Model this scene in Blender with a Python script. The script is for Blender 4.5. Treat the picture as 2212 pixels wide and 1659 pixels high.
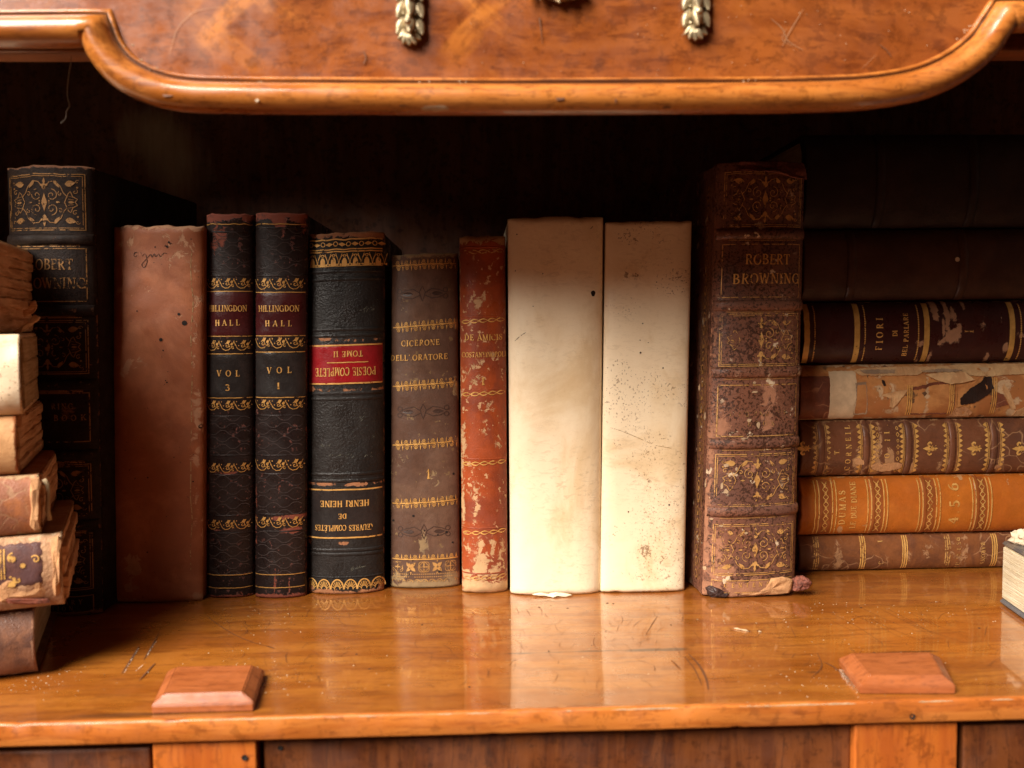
import bpy, bmesh, math, random
from mathutils import Vector, Matrix, noise
from mathutils.geometry import tessellate_polygon
random.seed(7)
for o in list(bpy.data.objects): bpy.data.objects.remove(o)
SC = bpy.context.scene
COL = SC.collection
V = Vector
R = math.radians
MM = 0.001

# ------------------------------------------------------------------ camera
CW, CH, CF = 2212.0, 1659.0, 2000.0          # picture frame units used for measuring, focal length in them
CPOS = V((0.0, -0.475, 0.1413))
YAW, PITCH, ROLL = R(2.05), R(4.0), R(-0.63)
fwd = V((math.sin(YAW)*math.cos(PITCH), math.cos(YAW)*math.cos(PITCH), -math.sin(PITCH)))
r0 = V((math.cos(YAW), -math.sin(YAW), 0))
u0 = r0.cross(fwd)
rgt = r0*math.cos(ROLL) + u0*math.sin(ROLL)
upv = u0*math.cos(ROLL) - r0*math.sin(ROLL)
cam = bpy.data.cameras.new('camera')
cam.sensor_width = 36.0
cam.lens = 36.0*CF/CW
cam.clip_start = 0.01
cam.clip_end = 20
cam.dof.use_dof = True
cam.dof.focus_distance = 0.475
cam.dof.aperture_fstop = 10
camo = bpy.data.objects.new('camera', cam)
COL.objects.link(camo)
m3 = Matrix((rgt, upv, -fwd)).transposed()
camo.matrix_world = Matrix.Translation(CPOS) @ m3.to_4x4()
SC.camera = camo

# ------------------------------------------------------------------ world, light, exposure
wd = bpy.data.worlds.new('World'); SC.world = wd; wd.use_nodes = True
bg = wd.node_tree.nodes['Background']
bg.inputs[0].default_value = (1.0, 0.30, 0.12, 1); bg.inputs[1].default_value = 0.06
def area(name, tgt, az, el, dist, sx, sy, power, col):
    L = bpy.data.lights.new(name, 'AREA'); L.shape = 'RECTANGLE'; L.size = sx; L.size_y = sy
    L.energy = power; L.color = col
    o = bpy.data.objects.new(name, L); COL.objects.link(o)
    d = V((math.sin(R(az))*math.cos(R(el)), -math.cos(R(az))*math.cos(R(el)), math.sin(R(el))))
    o.location = V(tgt) + d*dist
    o.rotation_euler = (-d).to_track_quat('-Z', 'Y').to_euler()
    return o
area('window_light', (0.0, -0.06, 0.10), -44, 39, 2.6, 1.39, 1.8, 255, (1.0, 0.92, 0.82))
area('low_window_light', (-0.1, 0.0, 0.18), -16, 5, 1.6, 0.4, 0.2, 0.14, (1.0, 0.60, 0.34))  # added fill lamp standing in for warm bounce, no window there
SC.view_settings.view_transform = 'Standard'
SC.view_settings.look = 'None'
SC.view_settings.exposure = 0.0
SC.view_settings.gamma = 1.0
SC.render.engine = 'CYCLES'
SC.cycles.use_denoising = True
SC.cycles.max_bounces = 8

# ------------------------------------------------------------------ measuring helpers
def ray(px, py):
    return (fwd + rgt*((px-CW/2)/CF) + upv*((CH/2-py)/CF)).normalized()
def hit(px, py, p0, n):
    d = ray(px, py)
    return CPOS + d*((p0-CPOS).dot(n)/d.dot(n))
def PX(px, py, y): return hit(px, py, V((0, y, 0)), V((0, 1, 0)))
def PS(px, py, z=0.0): return hit(px, py, V((0, 0, z)), V((0, 0, 1)))
def nz(p, sc, seed=0.0):
    return noise.noise(V((p[0]*sc+seed*13.7, p[1]*sc+seed*5.1, p[2]*sc-seed*7.3)))

# ------------------------------------------------------------------ objects helpers
def link(name, me, mat=None, parent=None):
    o = bpy.data.objects.new(name, me)
    COL.objects.link(o)
    if mat is not None and len(me.materials) == 0: me.materials.append(mat)
    if parent is not None: o.parent = parent
    return o
def mesh(name, vs, fs, mat, parent=None, smooth=False, attr=None, base=None):
    """vs in world coordinates; stored relative to the root it belongs to"""
    if base is None:
        r = parent
        while r is not None and r.parent is not None: r = r.parent
        base = r.location if r is not None else V((0, 0, 0))
    me = bpy.data.meshes.new(name)
    me.from_pydata([tuple(V(v)-base) for v in vs], [], fs)
    if smooth: me.polygons.foreach_set('use_smooth', [True]*len(me.polygons))
    if attr is not None:
        a = me.attributes.new('wear', 'FLOAT', 'POINT')
        a.data.foreach_set('value', attr)
    me.update()
    return link(name, me, mat, parent)
def fixn(o):
    bm = bmesh.new(); bm.from_mesh(o.data)
    bmesh.ops.recalc_face_normals(bm, faces=bm.faces)
    bm.to_mesh(o.data); bm.free(); return o
def empty(name, loc, label, cat, group=None):
    o = bpy.data.objects.new(name, None); COL.objects.link(o)
    o.location = loc; o.empty_display_size = 0.01
    o['label'] = label; o['category'] = cat
    if group: o['group'] = group
    return o
def bevelbox(name, lo, hi, mat, parent, bev=0.0008, seg=2, fn=None, smooth=True):
    bm = bmesh.new()
    bmesh.ops.create_cube(bm, size=1)
    lo, hi = V(lo), V(hi)
    for v in bm.verts:
        v.co = V(((v.co.x+.5)*(hi.x-lo.x)+lo.x, (v.co.y+.5)*(hi.y-lo.y)+lo.y, (v.co.z+.5)*(hi.z-lo.z)+lo.z))
    if bev > 0:
        bmesh.ops.bevel(bm, geom=bm.edges[:], offset=bev, segments=seg, affect='EDGES', profile=0.6)
    if fn:
        for v in bm.verts: v.co = fn(v.co)
    r = parent
    while r is not None and r.parent is not None: r = r.parent
    if r is not None:
        for v in bm.verts: v.co -= r.location
    me = bpy.data.meshes.new(name); bm.to_mesh(me); bm.free()
    return link(name, me, mat, parent)

# ------------------------------------------------------------------ material helpers
class NT:
    def __init__(s, name):
        s.m = bpy.data.materials.new(name); s.m.use_nodes = True
        s.t = s.m.node_tree; s.t.nodes.clear()
        s.out = s.t.nodes.new('ShaderNodeOutputMaterial')
        s.co = s.t.nodes.new('ShaderNodeTexCoord').outputs['Object']
    def n(s, typ, ins=None, **pr):
        nd = s.t.nodes.new('ShaderNode'+typ)
        for k, v in pr.items(): setattr(nd, k, v)
        for k, v in (ins or {}).items():
            sk = nd.inputs[k]
            if isinstance(v, bpy.types.NodeSocket): s.t.links.new(v, sk)
            else:
                if hasattr(sk.default_value, '__len__') and len(sk.default_value) == 4 and len(v) == 3: v = (*v, 1)
                sk.default_value = v
        return nd
    def math(s, op, a, b=0.0, clamp=False):
        return s.n('Math', {0: a, 1: b}, operation=op, use_clamp=clamp).outputs[0]
    def noise(s, scale, detail=4, rough=.55, dist=0.0, vec=None, sv=None):
        c = vec or s.co
        if sv is not None: c = s.n('Mapping', {'Vector': c, 'Scale': sv}).outputs[0]
        f = s.n('TexNoise', {'Vector': c, 'Scale': scale, 'Detail': detail, 'Roughness': rough, 'Distortion': dist}).outputs['Fac']
        return s.n('MapRange', {0: f, 1: .22, 2: .78, 3: 0.0, 4: 1.0}).outputs[0]
    def mix(s, f, a, b, mode='MIX'):
        nd = s.n('Mix', {0: f, 6: a, 7: b}, data_type='RGBA', blend_type=mode)
        return nd.outputs[2]
    def step(s, v, lo, hi, a=0.0, b=1.0):
        return s.n('MapRange', {0: v, 1: lo, 2: hi, 3: a, 4: b}, interpolation_type='SMOOTHSTEP').outputs[0]
    def lin(s, v, lo, hi, a=0.0, b=1.0):
        return s.n('MapRange', {0: v, 1: lo, 2: hi, 3: a, 4: b}).outputs[0]
    def attr(s, nm): return s.n('Attribute', attribute_name=nm).outputs['Fac']
    def bump(s, h, st, dist=.0005, prev=None):
        ins = {'Height': h, 'Strength': st, 'Distance': dist}
        if prev is not None: ins['Normal'] = prev
        return s.n('Bump', ins).outputs[0]
    def done(s, ins):
        p = s.n('BsdfPrincipled', ins)
        s.t.links.new(p.outputs[0], s.out.inputs[0]); return s.m

def leather(name, base, var, wearc, rough=.5, blot=28, ws=260, wamp=.9, crack=0.0, bump=.35, grain=1500,
            specks=None, speck_t=.72, speck_s=420, mottle=0.0, coat=0.0, gloss_var=.12, spec=.3, pebble=0):
    t = NT(name)
    b1 = t.noise(blot, 6, .65, .6)
    b2 = t.noise(blot*7, 5, .6)
    col = t.mix(t.step(b1, .36, .64), base, var)
    col = t.mix(t.lin(b2, .3, .7, 0, .35), col, tuple(c*.55 for c in base))
    if mottle:
        mt = t.noise(760, 4, .6, .4)
        mt = t.math('ADD', mt, t.math('MULTIPLY', t.math('SUBTRACT', t.noise(70, 4), .5), .35))
        col = t.mix(t.math('MULTIPLY', t.step(mt, .52, .62), mottle), col, tuple(c*.18 for c in base))
    wn = t.noise(ws, 9, .72, .8)
    w = t.math('ADD', t.attr('wear'), t.math('MULTIPLY', t.math('SUBTRACT', wn, .5), wamp))
    wm = t.step(w, .46, .60)
    wcol = t.mix(t.noise(190, 5, .6), wearc, tuple(c*.6 for c in wearc))
    if crack:
        vo = t.n('TexVoronoi', {'Vector': t.n('Mapping', {'Vector': t.mix(.02, t.co, t.n('TexNoise', {'Vector': t.co, 'Scale': 60.}).outputs['Color'])}).outputs[0], 'Scale': 95.0}, feature='DISTANCE_TO_EDGE').outputs['Distance']
        gate = t.step(t.noise(45, 3, .5), .5, .66)
        cm = t.math('MULTIPLY', t.math('MULTIPLY', t.step(vo, .05, .0), gate), crack)
        wm = t.math('MAXIMUM', wm, cm)
    col = t.mix(wm, col, wcol)
    if specks:
        sp = t.math('MULTIPLY', t.step(t.noise(speck_s, 4, .6), speck_t-.05, speck_t), t.step(t.noise(60, 3), .42, .6))
        col = t.mix(sp, col, specks)
    g = t.noise(grain, 3, .6)
    if pebble:
        g = t.math('ADD', g, t.math('MULTIPLY', t.n('TexVoronoi', {'Vector': t.co, 'Scale': float(pebble)}, feature='SMOOTH_F1').outputs['Distance'], 1.2))
    nb = t.bump(g, bump, .0003)
    nb = t.bump(t.math('SUBTRACT', t.noise(ws*.5, 6, .6), t.math('MULTIPLY', wm, .6)), .45, .0005, nb)
    ro = t.math('ADD', t.lin(t.noise(90, 4), .3, .7, rough-gloss_var, rough+gloss_var), t.math('MULTIPLY', wm, .25), True)
    return t.done({'Base Color': col, 'Roughness': ro, 'Normal': nb, 'Coat Weight': coat, 'Coat Roughness': .3, 'Specular IOR Level': spec})

def vellum(name, base, tan, stain, sc=1.0, st=.6, fxk=.6):
    t = NT(name)
    col = t.mix(t.math('MULTIPLY', t.step(t.noise(24*sc, 7, .66, .6, sv=(1, 1, .6)), .42, .80), .85), base, tan)
    fib = t.noise(420, 5, .7, .8, sv=(.45, 1, 1.2))
    col = t.mix(t.math('MULTIPLY', t.step(fib, .52, .72), t.lin(t.noise(26, 4), .35, .75, .0, .45)), col, tuple(c*.70 for c in tan))
    sp = t.math('ADD', t.attr('wear'), t.math('MULTIPLY', t.math('SUBTRACT', t.noise(650, 6, .75, .3), .5), 1.7))
    col = t.mix(t.math('MULTIPLY', t.step(sp, .66, .92), st), col, stain)
    fx = t.math('MULTIPLY', t.step(t.noise(900, 2, .5), .70, .76), t.step(t.noise(40, 3), .5, .62))
    col = t.mix(t.math('MULTIPLY', fx, fxk), col, stain)
    nb = t.bump(fib, .18, .0004)
    nb = t.bump(t.noise(60, 4), .35, .0008, nb)
    return t.done({'Base Color': col, 'Roughness': t.lin(t.noise(70, 4), .3, .7, .38, .58), 'Normal': nb, 'Specular IOR Level': .45})

def wood(name, c1, c2, c3, sv, rough=.25, stain=(.05, .02, .01), coat=0.0, fig=0.0, bump=.12, pores=.5, spec=.5, dirt=.35, flame=0, sn=.9):
    t = NT(name)
    w = t.n('TexNoise', {'Vector': t.co, 'Scale': 14.0, 'Detail': 4.0}).outputs['Color']
    c0 = t.n('VectorMath', {0: t.co, 1: t.n('VectorMath', {0: w, 3: .012}, operation='SCALE').outputs[0]}, operation='ADD').outputs[0]
    g1 = t.noise(1.0, 6, .62, .5, vec=c0, sv=sv)
    g2 = t.noise(1.0, 5, .7, .2, vec=c0, sv=tuple(4.5*a for a in sv))
    col = t.mix(t.step(g1, .34, .66), c1, c2)
    col = t.mix(t.math('MULTIPLY', t.step(g2, .52, .72), pores), col, c3)
    if fig:
        f = t.noise(17, 6, .6, 1.2, vec=c0)
        col = t.mix(t.math('MULTIPLY', t.step(f, .40, .66), fig), col, c3)
        f2 = t.noise(60, 6, .7, 1.0, vec=c0)
        col = t.mix(t.math('MULTIPLY', t.step(f2, .52, .66), fig*.6), col, tuple(min(1, c*1.35) for c in c1))
    if flame:                                # feathered crotch figure: slanting bright and dark plumes
        for ang, sx in ((-38, 1), (42, 7)):
            rv = t.n('Mapping', {'Vector': c0, 'Location': (sx*.1, 0, 0), 'Rotation': (0, R(ang), 0)}).outputs[0]
            st = t.noise(1.0, 5, .6, .6, vec=rv, sv=(14, 40, 90))
            ga = t.noise(13, 3, .5, vec=c0)
            col = t.mix(t.math('MULTIPLY', t.math('MULTIPLY', t.step(st, .52, .85), t.step(ga, .45, .7)), .8), col, (.52, .175, .030))
            col = t.mix(t.math('MULTIPLY', t.step(st, .40, .12), .45), col, c3)
    fine = t.noise(700, 4, .7, sv=(.3, 1, .3))
    col = t.mix(t.math('MULTIPLY', t.step(fine, .56, .72), dirt), col, tuple(c*.45 for c in c3))
    sp = t.math('ADD', t.attr('wear'), t.math('MULTIPLY', t.math('SUBTRACT', t.noise(1.0, 6, .7, .4, sv=tuple(a*1.5 for a in sv)), .5), sn))
    sm = t.step(sp, .42, .75)
    col = t.mix(t.math('MULTIPLY', sm, .85), col, stain)
    nb = t.bump(t.math('ADD', g2, t.math('MULTIPLY', t.noise(35, 4), 1.5)), bump, .0004)
    ro = t.math('ADD', t.lin(t.noise(50, 5, .65), .3, .7, rough*.7, rough*1.4), t.math('MULTIPLY', sm, .12))
    return t.done({'Base Color': col, 'Roughness': ro, 'Normal': nb, 'Coat Weight': coat, 'Coat Roughness': .06, 'Coat IOR': 1.6, 'Specular IOR Level': spec})

def gold(name, col, worn=.5, rough=.40, metal=.30, sc=420):
    t = NT(name)
    c = t.mix(t.noise(300, 4), col, tuple(a*b for a, b in zip(col, (.62, .52, .4))))
    p = t.n('BsdfPrincipled', {'Base Color': c, 'Metallic': metal, 'Roughness': t.lin(t.noise(500, 3), .3, .7, rough-.1, rough+.15)})
    tr = t.n('BsdfTransparent')
    k = t.step(t.math('ADD', t.math('MULTIPLY', t.noise(sc, 6, .7), .7), t.math('MULTIPLY', t.noise(55, 3), .3)), worn-.06, worn+.04)
    mx = t.n('MixShader', {0: k, 1: tr.outputs[0], 2: p.outputs[0]})
    t.t.links.new(mx.outputs[0], t.out.inputs[0]); return t.m
def plain(name, col, rough=.6, metal=0.0, var=.4, sc=200, bump=.3):
    t = NT(name)
    c = t.mix(t.noise(sc, 6, .65), col, tuple(a*(1-var) for a in col))
    return t.done({'Base Color': c, 'Roughness': rough, 'Metallic': metal, 'Normal': t.bump(t.noise(sc*3, 4), bump, .0004)})
def pages_mat(name, a, b, axis, n=900):
    t = NT(name)
    sv = [30, 30, 30]; sv[axis] = n
    l = t.noise(1.0, 4, .7, .15, sv=tuple(sv))
    c = t.mix(t.step(l, .35, .66), a, b)
    c = t.mix(t.lin(t.noise(55, 5), .3, .75, 0, .3), c, tuple(x*.5 for x in b))
    return t.done({'Base Color': c, 'Roughness': .8, 'Normal': t.bump(l, .7, .0008)})

M = {}
M['shelf'] = wood('honey_varnished_shelf', (.37, .125, .017), (.28, .082, .010), (.15, .040, .007), (9, 75, 75), .34, (.045, .016, .008), coat=1.0, bump=.03, pores=.5, dirt=.2)
M['edge'] = wood('honey_edge', (.50, .160, .030), (.40, .110, .018), (.24, .058, .012), (12, 90, 160), .38, (.09, .03, .012), bump=.15, pores=.5)
M['mold'] = wood('golden_moulding', (.46, .158, .030), (.33, .098, .016), (.15, .038, .009), (14, 120, 120), .30, (.06, .022, .010), coat=.35, bump=.08, pores=.55, dirt=.4)
M['panel'] = wood('flame_mahogany', (.265, .072, .014), (.20, .049, .009), (.115, .026, .006), (16, 60, 70), .30, (.10, .025, .008), coat=.3, fig=.32, bump=.05, flame=1, pores=.7)
M['drawer'] = wood('dark_mahogany', (.17, .050, .014), (.10, .027, .009), (.035, .011, .006), (110, 60, 9), .42, (.012, .006, .004), bump=.15, fig=.25)
M['loper'] = wood('orange_mahogany', (.46, .120, .018), (.37, .085, .014), (.20, .045, .010), (90, 60, 9), .35, (.14, .03, .010), bump=.10)
M['block'] = wood('red_block', (.36, .105, .030), (.30, .082, .022), (.19, .048, .013), (16, 80, 80), .40, (.10, .03, .012), bump=.15, pores=.55, dirt=.3)
M['back'] = wood('back_board', (.20, .075, .036), (.14, .052, .025), (.08, .03, .015), (70, 60, 9), .7, (.50, .37, .24), bump=.3, dirt=.6, sn=.22)  # pale stain colour is the lit patch painted on the board
M['inside'] = wood('dark_inside', (.085, .055, .034), (.06, .037, .022), (.03, .018, .012), (60, 60, 8), .6, (.02, .012, .008), bump=.2)
M['rail'] = wood('rail_wood', (.30, .10, .03), (.22, .07, .02), (.1, .03, .01), (12, 90, 90), .4)
M['gold'] = gold('gilt', (.86, .50, .15), .36)
M['goldh'] = gold('gilt_on_black', (.68, .38, .11), .34)
M['goldw'] = gold('gilt_worn', (.74, .43, .15), .46)
M['goldd'] = gold('gilt_dull', (.56, .30, .10), .42, .5, .3)
M['goldl'] = gold('gilt_band', (.74, .45, .13), .30)
M['ink'] = gold('brown_ink', (.05, .022, .014), .44, .8, 0.0)
M['blind'] = plain('blind_tooling', (.10, .062, .05), .35, 0, .2)
M['hole'] = plain('dark_hole', (.012, .006, .004), .9)
M['vellum'] = vellum('cream_vellum', (.88, .73, .51), (.72, .53, .30), (.52, .32, .13), 1.0, .55, .10)
M['vellum2'] = vellum('spotted_vellum', (.86, .71, .49), (.72, .53, .30), (.20, .10, .045), 1.4, .8, .6)
M['vellum3'] = vellum('old_parchment', (.82, .63, .43), (.66, .43, .24), (.2, .09, .04), 2.0)
M['brown'] = leather('brown_parchment', (.40, .145, .068), (.29, .094, .042), (.55, .29, .165), .5, 24, 120, 1.3, specks=(.05, .02, .01), speck_t=.86, bump=.2, gloss_var=.1)
M['hill'] = leather('black_calf', (.018, .011, .010), (.024, .015, .013), (.27, .075, .045), .36, 25, 300, .8, spec=.22, bump=.25, specks=(.12, .05, .04), speck_t=.75)
M['maroon'] = leather('maroon_label', (.060, .010, .010), (.045, .008, .009), (.15, .05, .04), .33, 25, 300, .5, bump=.15)
M['blacklab'] = leather('black_label', (.022, .018, .017), (.030, .022, .020), (.15, .06, .04), .33, 25, 300, .5, bump=.15)
M['heine'] = leather('black_grained', (.021, .017, .015), (.016, .014, .013), (.45, .19, .085), .38, 30, 280, 1.0, bump=.5, pebble=900, specks=(.07, .08, .065), speck_t=.86, speck_s=420)
M['red'] = leather('red_label', (.30, .010, .014), (.24, .008, .012), (.5, .2, .12), .36, 25, 300, .5, bump=.25)
M['cic'] = leather('brown_calf', (.115, .060, .040), (.155, .085, .055), (.36, .24, .12), .42, 30, 220, .9, bump=.2, specks=(.20, .125, .06), speck_t=.80, speck_s=240)
M['amic'] = leather('russet_calf', (.36, .070, .020), (.25, .055, .026), (.66, .40, .20), .38, 34, 240, 1.15, bump=.25, specks=(.55, .33, .17), speck_t=.71, speck_s=330)
M['rb'] = leather('worn_morocco', (.215, .088, .052), (.145, .064, .044), (.42, .19, .105), .36, 26, 200, 1.0, bump=.6, mottle=.85, specks=(.62, .48, .32), speck_t=.77, speck_s=170)
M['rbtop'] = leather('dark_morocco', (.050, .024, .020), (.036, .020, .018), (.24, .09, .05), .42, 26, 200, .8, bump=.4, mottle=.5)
M['rbl'] = leather('shadow_morocco', (.018, .010, .008), (.024, .014, .010), (.20, .09, .05), .62, 26, 240, .9, bump=.4, mottle=.5, spec=.15)  # darkened copy of the set's leather, the shade is in the colour
M['r1'] = leather('mottled_calf', (.21, .074, .026), (.13, .047, .022), (.42, .21, .095), .40, 40, 200, 1.0, crack=.9, bump=.35)
M['r2'] = leather('orange_calf', (.47, .135, .018), (.40, .105, .015), (.6, .3, .12), .34, 22, 220, .9, bump=.12)
M['r2b'] = leather('orange_dark', (.30, .085, .020), (.26, .07, .018), (.5, .25, .1), .34, 22, 220, .9, bump=.15)
M['r3'] = leather('brown_calf_cracked', (.165, .060, .028), (.115, .045, .025), (.46, .24, .11), .38, 34, 220, 1.0, crack=.8, bump=.3)
M['r4'] = leather('torn_orange', (.50, .22, .072), (.36, .13, .040), (.62, .40, .22), .5, 45, 130, 1.2, bump=.3, specks=(.12, .06, .03), speck_t=.70, speck_s=110)
M['r4d'] = leather('torn_remnant', (.14, .045, .026), (.20, .06, .03), (.45, .2, .1), .4, 40, 200, .9, crack=.7, bump=.3)
M['r5'] = leather('dark_maroon', (.052, .013, .010), (.040, .010, .009), (.46, .24, .13), .36, 25, 150, .9, bump=.2)
M['r6'] = leather('dark_brown', (.075, .030, .015), (.055, .021, .011), (.2, .1, .05), .5, 30, 200, .9, bump=.4)
M['r7'] = leather('black_brown', (.022, .010, .007), (.03, .013, .009), (.1, .05, .03), .55, 30, 200, .9, bump=.4)
M['tan'] = leather('tan_leather', (.50, .24, .10), (.58, .31, .14), (.5, .16, .05), .5, 30, 300, .9, bump=.3)
M['l4'] = leather('peeled_leather', (.42, .15, .055), (.30, .12, .07), (.52, .34, .18), .45, 45, 160, 1.1, crack=.4, bump=.5)
M['l5'] = leather('ragged_leather', (.46, .26, .14), (.34, .17, .09), (.60, .40, .24), .6, 70, 260, 1.2, bump=1.0, grain=700)
M['l6'] = leather('mottled_dark', (.20, .085, .045), (.09, .040, .028), (.38, .19, .11), .45, 60, 220, 1.0, bump=.5)
M['purple'] = leather('plum_label', (.13, .055, .045), (.10, .05, .05), (.45, .22, .1), .4, 60, 260, .9, bump=.3)
M['raw'] = leather('raw_leather', (.56, .29, .13), (.42, .20, .09), (.66, .44, .26), .7, 60, 240, .9, bump=.8)
M['redraw'] = leather('red_raw_leather', (.28, .085, .05), (.17, .055, .038), (.45, .2, .11), .6, 60, 240, .9, bump=.8, mottle=.6)
M['paperw'] = plain('white_paper', (.68, .48, .29), .8, 0, .4, 160, .4)
M['pg_z'] = pages_mat('pages_flat', (.60, .46, .29), (.46, .32, .18), 2)
M['pg_x'] = pages_mat('pages_upright', (.50, .38, .24), (.38, .27, .16), 0)
M['pgb'] = pages_mat('pages_brown', (.80, .52, .32), (.58, .32, .17), 2, 420)
M['pgw'] = pages_mat('pages_pale', (.74, .64, .45), (.64, .52, .33), 2, 1100)
M['grey'] = plain('grey_cover', (.16, .15, .15), .6)
M['marble'] = leather('marbled_paper', (.20, .15, .11), (.10, .085, .08), (.5, .4, .28), .5, 90, 200, .8, bump=.1)
M['brass'] = plain('old_brass', (.60, .48, .29), .30, .5, .6, 260, .5)
M['flake'] = plain('pale_flake', (.56, .38, .22), .8, 0, .5, 500)
M['dust'] = plain('pale_dust', (.72, .56, .38), .9)
M['darkmark'] = plain('dark_scratch', (.15, .050, .014), .7)
M['lightmark'] = plain('pale_scratch', (.40, .20, .095), .6)
M['thread'] = plain('grey_thread', (.42, .36, .30), .8)
M['stitch'] = plain('headband', (.5, .36, .2), .7)

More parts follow.
